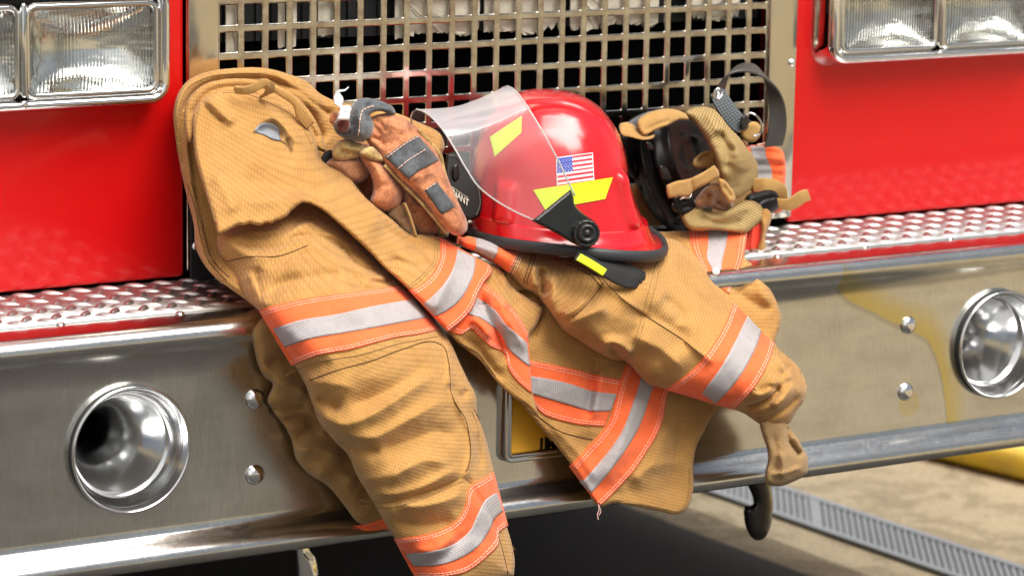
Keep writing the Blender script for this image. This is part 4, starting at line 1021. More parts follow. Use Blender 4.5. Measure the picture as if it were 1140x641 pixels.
# helmet frame: x towards its back (right in view), y away from the viewer's side, z up
zc = np.array([0, 0, 1.])
xh = RT - zc*np.dot(RT, zc); xh /= np.linalg.norm(xh); yh = np.cross(zc, xh)
ry = R_(5.0); rt = R_(2.0)     # lies tipped back to the right and a little away
x1 = xh*math.cos(ry)-zc*math.sin(ry); z1 = zc*math.cos(ry)+xh*math.sin(ry)
z2 = z1*math.cos(rt)-yh*math.sin(rt); y2 = yh*math.cos(rt)+z1*math.sin(rt)
def HW(x, y, z): return np.array(HC)+x*x1+y*y2+z*z2
def brim_edge(a):
    # front = -x ; rear longer
    c, s = math.cos(a), math.sin(a); n = 2.25
    r = (abs(c)**n+abs(s)**n)**(-1/n)
    return .1090*c*r+.001, .118*s*r, -.0045*math.cos(2*a)-.004
def dome(a, t):
    """t 0 at the brim line, 1 at the crown"""
    c, s = math.cos(a), math.sin(a); n = 2.2
    rr = (abs(c)**n+abs(s)**n)**(-1/n)
    k = (1-t**3.2)**.40
    cx = -.0235-.008*t; Rx, Ry = .0862, .0870
    bul = 1+.035*math.sin(math.pi*min(1, t*1.2))
    x = cx+Rx*rr*c*k*bul; y = Ry*rr*s*k*bul; z = .010+.1400*t
    fl_ = max(0., 1-t/.40)**1.6; x += (.027*max(0., c)**1.6-.006*max(0., -c))*fl_; y += .012*s*fl_
    # moulded ribs
    def g(a0, w): 
        d = (a-a0+math.pi) % (2*math.pi)-math.pi; return 1/(1+math.exp((abs(d)-w)*60))
    def h(t0, t1): return 1/(1+math.exp(-(t-t0)*60))*1/(1+math.exp((t-t1)*60))
    add = .011*g(R_(-30), .09)*h(.06, .48)+.011*g(R_(30), .09)*h(.06, .48)+.006*g(R_(-122), .13)*h(.03, .34)+.006*g(R_(122), .13)*h(.03, .34)
    add += .0035*math.exp(-((a+math.pi/2+0)**2)/.04)*0
    x += add*c; y += add*s
    # crown ridge running front to back
    z += .0045*math.exp(-(y/.018)**2)*(1-abs(2*t-1)**3)*0 + .0028*(1/(1+math.exp((abs(y)-.034)*700)))*(t > .3)
    return x, y, z
NA = 168; V, F3 = [], []
rows = []
for k, q_ in enumerate(np.linspace(0, 1, 9)):      # brim from edge inwards
    row = []
    for i in range(NA):
        a = 2*math.pi*i/NA; bx_, by_, bz_ = brim_edge(a); dx, dy, dz = dome(a, .015)
        s = q_; x = bx_*(1-s)+dx*s; y = by_*(1-s)+dy*s; z = bz_*(1-s)+dz*s+.010*s*(s-1)*1.6+.006*s**6
        row.append(len(V)); V.append(HW(x, y, z))
    rows.append(row)
for t in np.concatenate([np.linspace(.03, .8, 44), 1-np.linspace(.2, 0, 26)[1:-1]**1.25]):
    row = []
    for i in range(NA):
        a = 2*math.pi*i/NA; row.append(len(V)); V.append(HW(*dome(a, float(t))))
    rows.append(row)
top = len(V); V.append(HW(*dome(0, 1.)))
for j in range(len(rows)-1):
    for i in range(NA):
        i2 = (i+1) % NA; F3.append((rows[j][i], rows[j][i2], rows[j+1][i2], rows[j+1][i]))
for i in range(NA): F3.append((rows[-1][i], rows[-1][(i+1) % NA], top))
# underside
b = len(V)
for q_ in (0, .5, 1.):
    for i in range(NA):
        a = 2*math.pi*i/NA; bx_, by_, bz_ = brim_edge(a); dx, dy, dz = dome(a, .015)
        V.append(HW(bx_*(1-q_)+dx*.9*q_, by_*(1-q_)+dy*.9*q_, bz_*(1-q_)+dz*q_-.004))
for j in range(2):
    for i in range(NA):
        i2 = (i+1) % NA; F3.append((b+j*NA+i, b+(j+1)*NA+i, b+(j+1)*NA+i2, b+j*NA+i2))
for i in range(NA): F3.append((rows[0][i], b+i, b+(i+1) % NA, rows[0][(i+1) % NA]))
F3.append(tuple(b+2*NA+i for i in range(NA)))
SHELL = mesh('shell', V, F3, RED_H, HEL, True)
md = SHELL.modifiers.new('s', 'SUBSURF'); md.levels = 1; md.render_levels = 1
# rubber edge trim
V, F3 = [], []
E3 = []
for i in range(161):
    a = 2*math.pi*i/160; x, y, z = brim_edge(a); E3.append(HW(x*1.005, y*1.005, z-.002))
E3 = np.array(E3); T = np.roll(E3[:-1], -1, 0)-np.roll(E3[:-1], 1, 0)
for i in range(160):
    t = T[i]/np.linalg.norm(T[i]); o = np.cross(t, z2); o /= np.linalg.norm(o)
    for k in range(12):
        w = 2*math.pi*k/12; V.append(E3[i]+.0042*math.cos(w)*o+.0068*math.sin(w)*z2)
for i in range(160):
    for k in range(12): F3.append((i*12+k, i*12+(k+1) % 12, ((i+1) % 160)*12+(k+1) % 12, ((i+1) % 160)*12+k))
mesh('edge_trim', V, F3, EDGE, HEL, True)

bpy.context.view_layer.update()
_me = SHELL.data; BV = BVHTree.FromPolygons([v.co for v in _me.vertices], [p.vertices for p in _me.polygons])
def hit(P, lift=.0006, default=-.24):
    out = []
    M = SHELL.matrix_world.inverted(); M3 = M.to_3x3(); MW = SHELL.matrix_world
    for p in np.atleast_2d(P):
        d = Vector(rays([p])[0]).normalized()
        h_ = BV.ray_cast(M @ Vector(CAM), M3 @ d)
        if h_[0] is None: out.append(None); continue
        nn = (MW.to_3x3() @ h_[1]).normalized()
        if nn.dot(d) > 0: nn = -nn
        out.append(np.array(MW @ h_[0])+np.array(nn)*lift)
    return out
def decal(name, quad, m, parent, nu=24, nv=12, lift=.0007, cellmat=None, mats=None):
    """sticker laid on the shell: quad corners tl, tr, br, bl with optional mid points"""
    tl, tr, br, bl = [np.array(q, float) for q in quad]; P = []
    for j in range(nv+1):
        for i in range(nu+1):
            u, v = i/nu, j/nv; P.append((tl*(1-u)+tr*u)*(1-v)+(bl*(1-u)+br*u)*v)
    W = hit(P, lift); idx = lambda i, j: j*(nu+1)+i
    Vs = [w if w is not None else np.array([0, 0, 0]) for w in W]; F_, mi = [], []
    for j in range(nv):
        for i in range(nu):
            f = (idx(i, j), idx(i, j+1), idx(i+1, j+1), idx(i+1, j))
            if any(W[k] is None for k in f): continue
            F_.append(f); mi.append(cellmat((i+.5)/nu, (j+.5)/nv) if cellmat else 0)
    o = mesh(name, Vs, F_, None, parent, True)
    for x in (mats or [m]): o.data.materials.append(x)
    for p_, k in zip(o.data.polygons, mi): p_.material_index = k
    bm = bmesh.new(); bm.from_mesh(o.data); bmesh.ops.delete(bm, geom=[v for v in bm.verts if not v.link_faces], context='VERTS')
    bm.to_mesh(o.data); bm.free()
    return o
decal('reflective_tape', [(594, 211.5), (681.5, 197.5), (673, 221.5), (607, 233.5)], LIME, HEL, 30, 10, .0010)
decal('reflective_tape', [(546, 153), (581, 130), (580.5, 148), (551.5, 174.5)], LIME, HEL, 16, 8, .0010)
decal('reflective_tape', [(526, 135), (558, 116), (545, 125), (527, 138)], LIME, HEL, 16, 8, .0010)
decal('reflective_tape', [(700, 171), (708, 171), (710, 197), (703, 197)], LIME, HEL, 12, 8, .0010)
DW = mat('sticker_white', (.82, .80, .80), .35, coat=.5); DR = mat('sticker_red', (.72, .03, .05), .35, coat=.5); DB = mat('sticker_blue', (.02, .05, .42), .35, coat=.5)
def flagm(u, v):
    mu, mv = .02, .03
    if u < mu or u > 1-mu or v < mv or v > 1-mv: return 0
    s = int((v-mv)/(1-2*mv)*13)
    if u < .44 and s < 7:
        i = int((u-mu)/(.42)*22); j = int(v/.55*18)
        return 0 if (i % 4 == 1 and j % 4 == 1) or (i % 4 == 3 and j % 4 == 3) else 2
    return 1 if s % 2 == 0 else 0
decal('flag_sticker', [(619, 175.5), (659.5, 170), (661.5, 203.5), (620, 209.5)], None, HEL, 52, 40, .0008, flagm, [DW, DR, DB])

# front shield badge of black leather with lettering
f_, bd = pf('front_badge', [(497, 172, 1), (501, 170), (507, 169), (514, 180), (524, 192), (533, 203), (537, 212), (538, 228), (534, 240), (526, 245), (515, 243), (504, 230), (497, 214), (495, 195)],
    [(500, 180, -.135), (533, 205, -.150), (530, 240, -.158), (500, 220, -.15)], mat('black_leather', (.010, .009, .008), .55, spec=.3), HEL, 4, .005, thick=.006)
stitch('badge_stitching', f_, [(500, 173), (507, 173), (516, 186), (528, 200), (533.5, 214), (534, 230), (530, 240)], mat('badge_thread', (.35, .32, .28), .7), bd, r=.0004, dash=1.2, gap=1.2)
stitch('badge_stitching', f_, [(499, 206), (508, 211), (516, 217), (522, 220)], mat('badge_thread', (.5, .45, .36), .7), bd, r=.0004, dash=3, gap=.3)
bmt = bmesh.new(); letter_bm(bmt, 'LIEUTENANT', Matrix.Identity(4), 1., .0, .012)
xs_ = [v.co.x for v in bmt.verts]; x0_, x1_ = min(xs_), max(xs_)
o_ = np.array([485.5, 203.]); ux = np.array([521.5, 230.])-o_; 
for v in bmt.verts:
    u = (v.co.x-x0_)/(x1_-x0_); hh = v.co.y/.72
    p_ = o_+ux*u+hh*np.array([.5, -8.0])
    y_ = f_.Y([tuple(p_)])[0]-.0007-v.co.z*0
    v.co = Vector(at([p_], y_)[0])
# the word starts round the far side of the badge: keep only what lies on it
dele = [fc for fc in bmt.faces if (sum((v.co for v in fc.verts), Vector())/len(fc.verts) - Vector(CAM)).length < 0]
from_bm('badge_lettering', bmt, mat('badge_gold', (.70, .64, .52), .4), bd)
pf('badge_emblem', [(505, 184), (509, 182), (511, 190), (510, 200), (506, 203), (504, 194)], -.1465, mat('dark_emblem', (.05, .048, .045), .3, .6), HEL, 3, .002, thick=.001)

# clear visor, flipped up: curved sheet, near half and far half
VIS = bpy.data.materials.new('clear_visor'); VIS.use_nodes = True; t_ = VIS.node_tree; t_.nodes.clear()
o1 = t_.nodes.new('ShaderNodeOutputMaterial'); mx = t_.nodes.new('ShaderNodeMixShader'); tr = t_.nodes.new('ShaderNodeBsdfTransparent')
tr.inputs[0].default_value = (.96, .955, .95, 1); gl = t_.nodes.new('ShaderNodeBsdfGlossy'); gl.inputs['Roughness'].default_value = .16; gl.inputs[0].default_value = (.9, .9, .92, 1)
df = t_.nodes.new('ShaderNodeBsdfDiffuse'); df.inputs[0].default_value = (.75, .72, .74, 1); m2 = t_.nodes.new('ShaderNodeMixShader'); m2.inputs[0].default_value = .85
fr_ = t_.nodes.new('ShaderNodeFresnel'); fr_.inputs[0].default_value = 1.5
ma = t_.nodes.new('ShaderNodeMath'); ma.operation = 'MULTIPLY_ADD'; ma.inputs[1].default_value = .42; ma.inputs[2].default_value = .06; ma.use_clamp = True
t_.links.new(fr_.outputs[0], ma.inputs[0]); t_.links.new(ma.outputs[0], mx.inputs[0]); t_.links.new(tr.outputs[0], mx.inputs[1])
t_.links.new(gl.outputs[0], m2.inputs[1]); t_.links.new(df.outputs[0], m2.inputs[2]); t_.links.new(m2.outputs[0], mx.inputs[2]); t_.links.new(mx.outputs[0], o1.inputs[0])
def curve3(P, n):
    P = np.array(P, float); C = catmull([tuple(p[:2]) for p in P], False, 1.)
    L = np.concatenate([[0], np.cumsum(np.linalg.norm(np.diff(C, axis=0), axis=1))]); t = np.linspace(0, 1, n)
    xy = np.stack([np.interp(t*L[-1], L, C[:, 0]), np.interp(t*L[-1], L, C[:, 1])], 1)
    k = [0]
    for i in range(1, len(P)):
        k.append(k[-1]+np.linalg.norm(P[i, :2]-P[i-1, :2]))
    Y = np.interp(t*k[-1], k, P[:, 2]); Y = np.convolve(np.pad(Y, 4, 'edge'), np.ones(9)/9, 'valid')
    return at(xy, Y)
nv_ = 40
rim_rear = curve3([(640, 218, -.262), (631, 199, -.260), (620, 176, -.256), (607, 152, -.247), (592, 127, -.232), (580, 109, -.213), (571, 99, -.190), (564, 96, -.165), (556, 101, -.140), (555, 112, -.118), (560, 135, -.10), (570, 160, -.09)], nv_)
rim_front = curve3([(594, 245, -.266), (572, 235, -.264), (550, 222, -.258), (531, 206, -.250), (518, 186, -.242), (504, 162, -.226), (490, 141, -.205), (474, 126, -.182), (463, 122, -.160), (458, 127, -.140), (459, 140, -.122), (466, 165, -.10)], nv_)
V, F3 = [], []; nu_ = 26
for i in range(nv_):
    for j in range(nu_+1):
        s = j/nu_; V.append(rim_rear[i]*(1-s)+rim_front[i]*s)
F3 = [(i*(nu_+1)+j, i*(nu_+1)+j+1, (i+1)*(nu_+1)+j+1, (i+1)*(nu_+1)+j) for i in range(nv_-1) for j in range(nu_)]
VZ = mesh('visor', V, F3, VIS, HEL, True)
VEDGE = mat('visor_edge_plastic', (.62, .60, .60), .12, spec=.6, alpha=.75)
V, F3 = [], []; tube_pts(V, F3, rim_rear, .0011, 6); tube_pts(V, F3, rim_front, .0010, 6); mesh('visor_edge', V, F3, VEDGE, VZ, True)

# pivot bracket, knob, chin strap
f_, br_ = pf('visor_bracket', [(635, 211, 1), (638, 217), (640, 228), (647, 236), (657, 243), (664, 249), (668, 258), (666, 267), (660, 273), (651, 275), (640, 272), (625, 263), (608, 254), (592, 246, 1), (603, 237), (620, 223)],
    [(636, 212, -.268), (594, 246, -.270), (655, 262, -.277), (664, 250, -.275), (640, 270, -.277)], BLK_PL, HEL, 3, .004, thick=.010, step=2.)
kc = at([(652, 260)], -.280)[0]; kd = -(rays([(652, 260)])[0])*.6+np.array([0, -1, .15])*.4
M = Matrix.Translation(kc) @ Vector(kd).normalized().to_track_quat('Z', 'Y').to_matrix().to_4x4()
V, F3 = [], []; pr = [(.0150, -.004), (.0150, .004), (.0142, .006), (.0125, .0065), (.0118, .0050), (.0105, .0045), (.0100, .0085), (.0092, .0100), (.0062, .0100), (.0055, .0080), (.0040, .0078), (.0035, .0092), (.00001, .0092)]
for r, z in pr:
    for k in range(64):
        w = 2*math.pi*k/64; rr = r*(1-.035*(k % 4 < 2)*(r > .0095)); V.append(np.array(M @ Vector((rr*math.cos(w), rr*math.sin(w), z))))
F3 = [(i*64+k, i*64+(k+1) % 64, (i+1)*64+(k+1) % 64, (i+1)*64+k) for i in range(len(pr)-1) for k in range(64)]
mesh('pivot_knob', V, F3, BLK_PL, br_, True)
rivet('pivot_screw', tuple(kc+np.array(kd)/np.linalg.norm(kd)*.0093), kd, .0028, .001, DARK_M, br_)
st = ribbon('chin_strap', [(628, 276, -.245, 1, 5, 0), (650, 284, -.262, 1, 6, -.004), (680, 294, -.272, 1, 7, -.006), (700, 303, -.276, 0, 8, -.006), (713, 308, -.276, 0, 7.5, -.006), (717, 312, -.270, -1, 8, .004), (708, 315, -.285, -3, 6, -.004), (692, 311, -.290, -3, 6, -.004), (676, 303, -.292, -3, 5, -.004), (655, 291, -.288, -3, 5, -.004), (642, 284, -.284, -3, 5, -.004)], 6, BLK_WEB, HEL, .0022)
ribbon('strap_tab', [(644, 286, -.298, 2.2, -3.4, .002), (658, 294, -.300, 2.2, -3.4, .002), (673, 303.5, -.301, 2.2, -3.4, .002)], 3, LIME, HEL, .0018)

# ================================================================== BREATHING MASK
MK = empty('breathing_mask', tuple(at([(780, 240)], -.13)[0]), 'black breathing mask with tan mesh head net and webbing straps', 'mask')
# the facepiece: nested rubber rims round a deep opening
f_, fm = pf('facepiece', [(690, 150), (694, 140), (706, 130), (722, 124), (745, 124), (772, 128), (790, 140), (800, 160), (803, 185), (800, 215), (790, 240), (775, 252), (752, 258), (735, 248), (722, 232), (708, 205), (698, 185)],
    [(690, 160, -.07), (720, 150, -.115), (760, 140, -.085), (790, 200, -.06), (750, 240, -.11), (715, 220, -.10), (730, 190, -.135)], BLK_GLOSS, MK, 16, .03,
    [([(722, 132), (722, 160), (728, 190), (738, 215), (752, 240)], 3.4, .012, 'v', 'nofade'), ([(714, 135), (713, 160), (718, 190), (730, 222), (744, 245)], 3.5, .010, 'r', 'nofade'), ([(703, 138), (702, 165), (708, 195), (718, 218)], 2.5, .010, 'v', 'nofade'),
     ([(744, 140), (747, 165), (754, 190), (766, 214)], 8, .014, 'r', 'nofade'), ([(753, 160), (757, 178), (766, 196)], 2.0, .008, 'v'), ([(760, 158), (763, 176), (770, 190)], 2.2, .004, 'r'),
     ([(768, 150), (775, 175), (785, 200)], 14, .018, 'v', 'nofade'), ([(755, 148), (770, 152), (782, 158)], 3, .008, 'r')], thick=.03)
for P4 in ([(719, 157), (724, 158), (727, 167), (722, 167)], [(735, 184), (741, 186), (746, 200), (739, 199)], [(742, 210), (747, 211), (750, 220), (744, 219)], [(748, 226), (752, 226), (757, 236), (751, 236)]):
    pf('strap_clip', P4, -.149, BLK_PL, fm, 2, .002, thick=.004)
pf('lens_rim', [(692, 152), (700, 147), (707, 155), (711, 175), (712, 195), (706, 200), (698, 190), (692, 172)], -.105, BLK_GLOSS, MK, 7, .010, [([(704, 152), (706, 175), (707, 195)], 2.5, .006, 'v')], thick=.01)
pf('strap_pad', [(693, 143), (703, 134), (718, 126), (726, 124), (730, 128), (720, 138), (712, 146), (697, 148)], -.10, GREY_S, MK, 6, .008, thick=.008)
# tan straps across the top
f_, s_ = pf('head_strap', [(690, 138), (697, 136), (706, 139), (713, 147), (720, 151), (730, 149), (728, 153), (716, 156), (703, 153), (692, 150)], [(692, 142, -.125), (716, 152, -.145), (728, 150, -.14), (703, 146, -.135)], TAN_SMOOTH, MK, 3, .003, thick=.003)
f_, s_ = pf('head_strap', [(709, 136), (714, 130), (726, 124), (742, 121), (755, 123), (766, 129), (768, 133), (756, 134), (746, 139), (730, 145), (716, 151), (711, 144)], [(710, 138, -.135), (740, 124, -.135), (765, 131, -.12), (740, 140, -.148), (717, 150, -.150)], TAN_SMOOTH, MK, 5, .006, [([(716, 147), (732, 139), (750, 134)], 3, -.003, 'r')], wr=[(3, 1, .002, 10, 30)], thick=.004)
NET = mat('tan_mesh_net', (.46, .33, .13), .85); q = N(NET); uv = q.uv(); sp = q.n('ShaderNodeSeparateXYZ'); q.l(uv, sp.inputs[0])
pp = .0030
c1 = q.math('COSINE', q.math('MULTIPLY', q.math('ADD', sp.outputs['X'], sp.outputs['Y']), 2*math.pi/pp)); c2 = q.math('COSINE', q.math('MULTIPLY', q.math('SUBTRACT', sp.outputs['X'], sp.outputs['Y']), 2*math.pi/pp))
hm = q.math('MULTIPLY', q.math('MULTIPLY_ADD', c1, .5, .5), q.math('MULTIPLY_ADD', c2, .5, .5))
hole = q.ramp(hm, [(.42, (0, 0, 0)), (.62, (1, 1, 1))])
q.l(q.mix(hole, q.mix(q.noise(q.geo(), 30, 4), (.52, .36, .14), (.42, .28, .11)), (.035, .022, .01)), q.b.inputs['Base Color']); q.bump(q.math('MULTIPLY', hm, -1.), .8, .0015)
f_, nt = pf('head_net', [(763, 125), (774, 120), (785, 119), (795, 122), (803, 130), (812, 142), (822, 152), (832, 165), (840, 176), (844, 187), (843, 198), (838, 208), (828, 217), (818, 222), (811, 225), (806, 214), (803, 202), (801, 196), (798, 185), (794, 172), (788, 160), (781, 148), (774, 138)],
    [(766, 126, -.125), (790, 120, -.115), (800, 150, -.165), (842, 185, -.12), (812, 222, -.16), (800, 195, -.17), (820, 180, -.185), (790, 160, -.155)], NET, MK, 12, .020,
    [([(800, 142), (806, 158), (810, 175), (808, 195)], 7, -.008, 'r'), ([(812, 150), (822, 170), (826, 195)], 9, .008, 'r'), ([(800, 146), (815, 168), (820, 172)], 4, .006, 'v'), ([(785, 122), (795, 140), (802, 150)], 7, .006, 'r')], wr=[(4, .8, .0065, 12, 36), (14, 2.2, .004, 9, 26)], thick=.012, ang=.3)
f_, nt2 = pf('lower_net', [(758, 240), (764, 232), (775, 228), (790, 236), (805, 236), (818, 228), (830, 223), (842, 225), (850, 233), (853, 240), (847, 247), (838, 254), (831, 259), (815, 258), (795, 256), (778, 257), (769, 256), (762, 250)],
    [(760, 242, -.15), (800, 245, -.17), (830, 225, -.13), (852, 238, -.12), (830, 256, -.15), (780, 255, -.165)], NET, MK, 8, .014,
    [([(775, 236), (790, 246), (810, 250), (832, 244)], 5, -.007, 'r'), ([(800, 240), (820, 234), (840, 232)], 6, .006, 'r'), ([(780, 232), (783, 240), (778, 246)], 4, .006, 'v')], wr=[(5, .4, .005, 10, 30), (15, 1.9, .003, 8, 22)], thick=.01, ang=-.2)
pf('leather_pad', [(777, 218), (786, 208), (796, 204), (803, 205), (810, 212), (816, 222), (816, 230), (805, 235), (790, 231), (775, 232), (772, 226)], -.155, leather('brown_leather', (.25, .11, .04), (.17, .07, .025)), MK, 6, .012, [([(790, 230), (793, 218), (790, 210)], 4, .005, 'r'), ([(795, 222), (805, 230), (814, 231)], 3, .006, 'v')], thick=.01)
pf('net_hem', [(801, 199), (806, 200), (812, 207), (818, 216), (818, 224), (813, 226), (807, 219), (801, 209)], -.178, TAN_SMOOTH, MK, 3, .004, [([(804, 205), (810, 212), (815, 221)], 1.5, .003, 'v')], thick=.006)
pf('net_edge', [(772, 178), (778, 172), (786, 168), (794, 168), (798, 178), (800, 190), (792, 188), (782, 188), (775, 188), (771, 185)], -.125, TAN_SMOOTH, MK, 4, .006, [([(776, 182), (784, 174), (794, 172)], 4, -.006, 'r')], thick=.006)
f_, s3 = pf('cross_strap', [(742, 206, 1), (752, 202), (767, 199), (780, 193), (795, 184, 1), (800, 190), (801, 197, 1), (785, 206), (772, 213), (768, 218), (754, 219), (744, 221, 1), (742, 213)], [(743, 212, -.170), (770, 206, -.178), (798, 190, -.180)], TAN_SMOOTH, MK, 3, .003, [([(769, 199), (772, 214)], 2, .003, 'v', 'nofade')], thick=.004)
pf('strap_buckle', [(749, 220), (765, 216), (771, 222), (773, 234), (762, 240), (752, 236)], -.150, BLK_GLOSS, MK, 4, .005, [([(754, 226), (768, 223)], 2, .004, 'v'), ([(756, 232), (770, 229)], 2, .004, 'v')], thick=.006)
V, F3 = [], []; tube_pts(V, F3, curve3([(757, 222, -.160), (762, 220, -.164), (768, 220, -.162), (770, 216, -.160)], 10), .001, 6); mesh('wire_clip', V, F3, CHROME, MK, True)
# hose cap (black) and strap ending at right
f_, blk = pf('exhale_valve', [(828, 226), (832, 217), (845, 213), (862, 211), (870, 215), (872, 222), (868, 231), (858, 238), (846, 240), (836, 234)], -.098, BLK_GLOSS, MK, 9, .016, [([(838, 232), (850, 222), (866, 219)], 2, .004, 'v')], thick=.02)
ribbon('tan_strap', [(838, 206, -.120, 1, 7, 0), (850, 205, -.128, 0, 6.5, 0), (862, 206, -.130, -2, 6, 0), (870, 212, -.128, -4.5, 4, .002), (872, 222, -.125, -4.5, 2, .003), (871, 230, -.124, -4, -3, .001)], 6, TAN_SMOOTH, MK, .003)
ribbon('tan_strap', [(866, 226, -.126, 1, 5.5, 0), (876, 228, -.132, 2, 6, 0), (886, 224, -.136, 2.5, 6.2, 0), (893, 219, -.138, 2.5, 6, 0), (900, 217, -.138, 2, 6, 0)], 6, TAN_SMOOTH, MK, .003)
# webbing loop with buckle standing up at the back
WEBB = mat('dark_brown_strap', (.055, .050, .044), .45, coat=.15)
ribbon('neck_strap', [(800, 104, -.055, 6, -2, .004), (805, 92, -.055, 4, -2, .010), (812, 82, -.058, 2.5, -2.5, .014), (823, 76, -.062, 1, -3.6, .014), (836, 76, -.066, -1, -5, .013), (848, 82, -.070, -4, -6, .012), (858, 94, -.072, -7, -5, .010), (864, 110, -.073, -8.5, -3, .008), (866, 128, -.073, -9.5, -1, .006), (865, 146, -.072, -10, 0, .004), (861, 163, -.070, -10, 1, .004)], 6, WEBB, MK, .0024)
ribbon('webbing_tail', [(799, 103, -.064, 8, -3, -.002), (803, 112, -.072, 8.5, -3.5, -.002), (810, 123, -.080, 8.5, -4.5, -.002), (820, 135, -.088, 8, -6, -.002), (828, 142, -.092, 8, -6.5, 0)], 8, GREY_WEB, MK, .004)
V, F3 = [], []; tube_pts(V, F3, curve3([(794, 110, -.088), (795, 104, -.092), (799, 99, -.094), (804, 101, -.093), (803, 107, -.095), (799, 111, -.096)], 18), .0016, 7)
tube_pts(V, F3, curve3([(797, 100, -.088), (800, 104, -.094), (797, 111, -.094)], 12), .0010, 7); mesh('buckle', V, F3, CHROME, MK, True)
V, F3 = [], []; tube_pts(V, F3, curve3([(826, 132, -.09), (834, 126, -.098), (843, 130, -.104), (848, 140, -.104), (845, 149, -.10), (838, 152, -.095)], 26), .0013, 7); mesh('d_ring', V, F3, CHROME, MK, True)
pf('buckle_keeper', [(829, 128), (833, 130), (834, 136), (829, 146), (824, 142)], -.100, BLK_PL, MK, 2, .003, thick=.005)
pf('strap_end', [(826, 142), (834, 136), (842, 136), (848, 144), (846, 152), (840, 158), (832, 158), (824, 150)], -.088, TAN_SMOOTH, MK, 4, .006, thick=.008)
V, F3 = [], []; tube_pts(V, F3, curve3([(842, 162, -.06), (850, 160, -.062), (857, 157.5, -.062)], 8), .0012, 7); mesh('metal_pin', V, F3, mat('copper_pin', (.6, .35, .28), .3, .8), MK, True)

# ================================================================== GROUND
def sheet(name, x0, x1, y0, y1, z, m, n=1):
    V = []; F3 = []
    return mesh(name, [(x0, y0, z), (x1, y0, z), (x1, y1, z), (x0, y1, z)], [(0, 1, 2, 3)], m, None, False)
g = sheet('ground', -60, 60, -60, 60, GZ, CONC); g['kind'] = 'structure'
a = mesh('shade_sheet', [(-14, -9, GZ+.004), (1.50, -9, GZ+.004), (1.50, -.75, GZ+.004), (1.40, -.75, GZ+.004), (1.33, 4., GZ+.004), (-14, 4., GZ+.004)], [(0, 1, 2, 3, 4, 5)], SHADE_GND, None, False); a['kind'] = 'structure'  # dark sheet added to deepen the truck's shade and darken the bumper's reflection
# drain channel grating
DR_ = empty('drain_grate', (1.62, .6, GZ), 'grey slotted metal drain grate set in the pale concrete', 'drain grate')
DM = steel('galvanised_grate', (.21, .225, .24), .6, .3); DK = BLACK_V
x0, x1 = 1.555, 1.675; sk = .06
def dpt(u, y): return (u+sk*(1.2-y)*.5, y)
bm = bmesh.new()
for k in range(3):
    bx(bm, (1.625, .20+k*.66-.3, GZ+.0045), (.004, .004, .002))
bm.free()
V, F3 = [], []
def slab(V, F3, p, z0, z1):
    b = len(V); V += [(x, y, z0) for x, y in p]+[(x, y, z1) for x, y in p]; n = len(p)
    F3 += [tuple(range(b+n, b+2*n)), tuple(b+i for i in range(n))[::-1]]+[(b+i, b+(i+1) % n, b+n+(i+1) % n, b+n+i) for i in range(n)]
for u in (x0, x1): slab(V, F3, [dpt(u-.008, -.4), dpt(u+.008, -.4), dpt(u+.008, 2.6), dpt(u-.008, 2.6)], GZ+.001, GZ+.009)
mesh('grate_frame', V, F3, DM, DR_, False)
V, F3 = [], []; y = -.38; i = 0
while y < 2.38:
    if i % 40 == 34: slab(V, F3, [dpt(x0, y), dpt(x1, y+.16), dpt(x1, y+.19), dpt(x0, y+.03)], GZ+.002, GZ+.008)
    else: slab(V, F3, [dpt(x0, y), dpt(x1, y+.16), dpt(x1, y+.171), dpt(x0, y+.011)], GZ+.002, GZ+.0075)
    y += .0172; i += 1
mesh('grate_bars', V, F3, DM, DR_, False)
V, F3 = [], []; slab(V, F3, [dpt(x0, -.4), dpt(x1, -.4), dpt(x1, 2.6), dpt(x0, 2.6)], GZ+.0005, GZ+.0018); mesh('channel', V, F3, mat('drain_shadowed_iron', (.03, .03, .03), .9), DR_, False)
# supply hose on the ground
HM = mat('yellow_hose_jacket', (.72, .47, .03), .6); q = N(HM); q.bump(q.noise(q.geo(), 60, 3), .4, .004)
q.l(q.mix(q.ramp(q.noise(q.geo(), 12, 4), [(.4, (0, 0, 0)), (.7, (1, 1, 1))]), (.80, .60, .05), (.58, .42, .08)), q.b.inputs['Base Color'])
V, F3 = [], []; P3 = []
for k in range(60):
    y = -.8+k*.08; P3.append((2.108-.15*(y-1.0)+.006*math.sin(y*2.2), y, GZ+.036))
tube_pts(V, F3, P3, .036, 24)
ho = mesh('fire_hose', V, F3, HM, None, True); ho['label'] = 'thick yellow hose lying on the pale concrete behind the bumper'; ho['category'] = 'hose'

# ================================================================== LIGHT
w = bpy.data.worlds.new('World'); S.world = w; w.use_nodes = True; t = w.node_tree
bg = t.nodes['Background']; sky = t.nodes.new('ShaderNodeTexSky'); sky.sky_type = 'NISHITA'; sky.sun_disc = False
EL, AZ = 46, 8
sky.sun_elevation = math.radians(EL); sky.sun_rotation = math.radians(AZ); sky.air_density = 1.; sky.dust_density = 3.; sky.ozone_density = .8
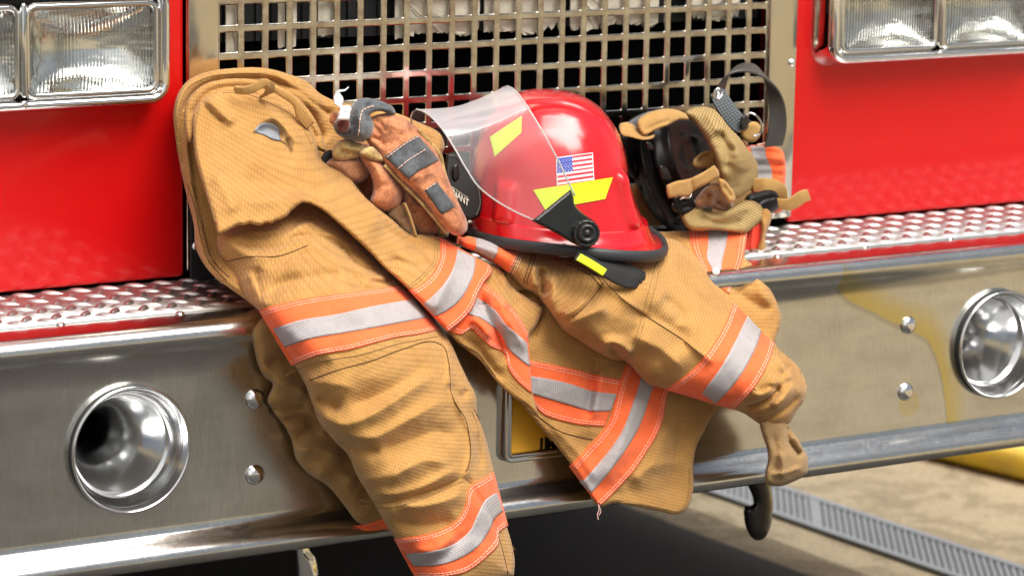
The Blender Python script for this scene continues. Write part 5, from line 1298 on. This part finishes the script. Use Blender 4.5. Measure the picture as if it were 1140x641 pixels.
# broken bright cloud: a wide bank behind the viewer and an added patch of key light high in front of the truck
tc = t.nodes.new('ShaderNodeTexCoord')
def wmath(op, a, b=None, c=None, clamp=False):
    x = t.nodes.new('ShaderNodeMath'); x.operation = op; x.use_clamp = clamp
    for i, v in enumerate((a, b, c)):
        if v is None: continue
        if isinstance(v, (int, float)): x.inputs[i].default_value = v
        else: t.links.new(v, x.inputs[i])
    return x.outputs[0]
nz = t.nodes.new('ShaderNodeTexNoise'); nz.inputs['Scale'].default_value = 2.4; nz.inputs['Detail'].default_value = 6
t.links.new(tc.outputs['Generated'], nz.inputs['Vector'])
def patch(v, c0, c1):
    v = Vector(v).normalized(); d_ = t.nodes.new('ShaderNodeVectorMath'); d_.operation = 'DOT_PRODUCT'; d_.inputs[1].default_value = v
    nrm = t.nodes.new('ShaderNodeVectorMath'); nrm.operation = 'NORMALIZE'; t.links.new(tc.outputs['Generated'], nrm.inputs[0]); t.links.new(nrm.outputs[0], d_.inputs[0])
    f = wmath('ADD', d_.outputs['Value'], wmath('MULTIPLY_ADD', nz.outputs['Fac'], .5, -.25))
    m_ = t.nodes.new('ShaderNodeMapRange'); m_.interpolation_type = 'SMOOTHSTEP'; m_.inputs[1].default_value = math.cos(math.radians(c1)); m_.inputs[2].default_value = math.cos(math.radians(c0))
    t.links.new(f, m_.inputs[0]); return m_.outputs[0]
def mixc(f, a, b):
    x = t.nodes.new('ShaderNodeMix'); x.data_type = 'RGBA'
    for i, v in ((0, f), (6, a), (7, b)):
        if isinstance(v, tuple): x.inputs[i].default_value = (*v, 1)
        else: t.links.new(v, x.inputs[i])
    return x.outputs[2]
rp = t.nodes.new('ShaderNodeValToRGB'); rp.color_ramp.elements[0].position = .34; rp.color_ramp.elements[1].position = .66
t.links.new(nz.outputs['Fac'], rp.inputs[0])
c_ = mixc(rp.outputs[0], sky.outputs[0], (3.4, 3.35, 3.3))
c_ = mixc(patch((-.50, -.72, .50), 22, 42), c_, (8.5, 8.4, 8.2))
c_ = mixc(patch((.12, -.50, .85), 10, 30), c_, (98., 95., 89.))
t.links.new(c_, bg.inputs['Color']); bg.inputs['Strength'].default_value = .10
sl = bpy.data.lights.new('sun', 'SUN'); sl.energy = 3.0; sl.angle = math.radians(.6); sl.color = (1, .95, .86)
so = bpy.data.objects.new('sun', sl); COL.objects.link(so)
a, e = math.radians(AZ), math.radians(EL)
d = Vector((math.sin(a)*math.cos(e), math.cos(a)*math.cos(e), math.sin(e)))   # towards the sun
so.rotation_euler = (-d).to_track_quat('-Z', 'Y').to_euler()

# ================================================================== CAMERA
cam = bpy.data.cameras.new('camera'); co_ = bpy.data.objects.new('camera', cam); COL.objects.link(co_); S.camera = co_
cam.sensor_width = 36; cam.lens = F_PX/1140*36; cam.clip_start = .05; cam.clip_end = 500
M = Matrix(((RT[0], UP[0], -fw[0], CAM[0]), (RT[1], UP[1], -fw[1], CAM[1]), (RT[2], UP[2], -fw[2], CAM[2]), (0, 0, 0, 1)))
co_.matrix_world = M
cam.dof.use_dof = True; cam.dof.focus_distance = float(np.dot(at([(560, 300)], -.24)[0]-CAM, fw)); cam.dof.aperture_fstop = 7.1
S.cycles.glossy_bounces = 10
S.render.engine = 'CYCLES'; S.render.resolution_x = 1024; S.render.resolution_y = 575
S.view_settings.view_transform = 'Standard'; S.view_settings.look = 'None'; S.view_settings.exposure = .30; S.view_settings.gamma = 1
S.cycles.use_denoising = True; S.cycles.max_bounces = 10; S.cycles.transparent_max_bounces = 12
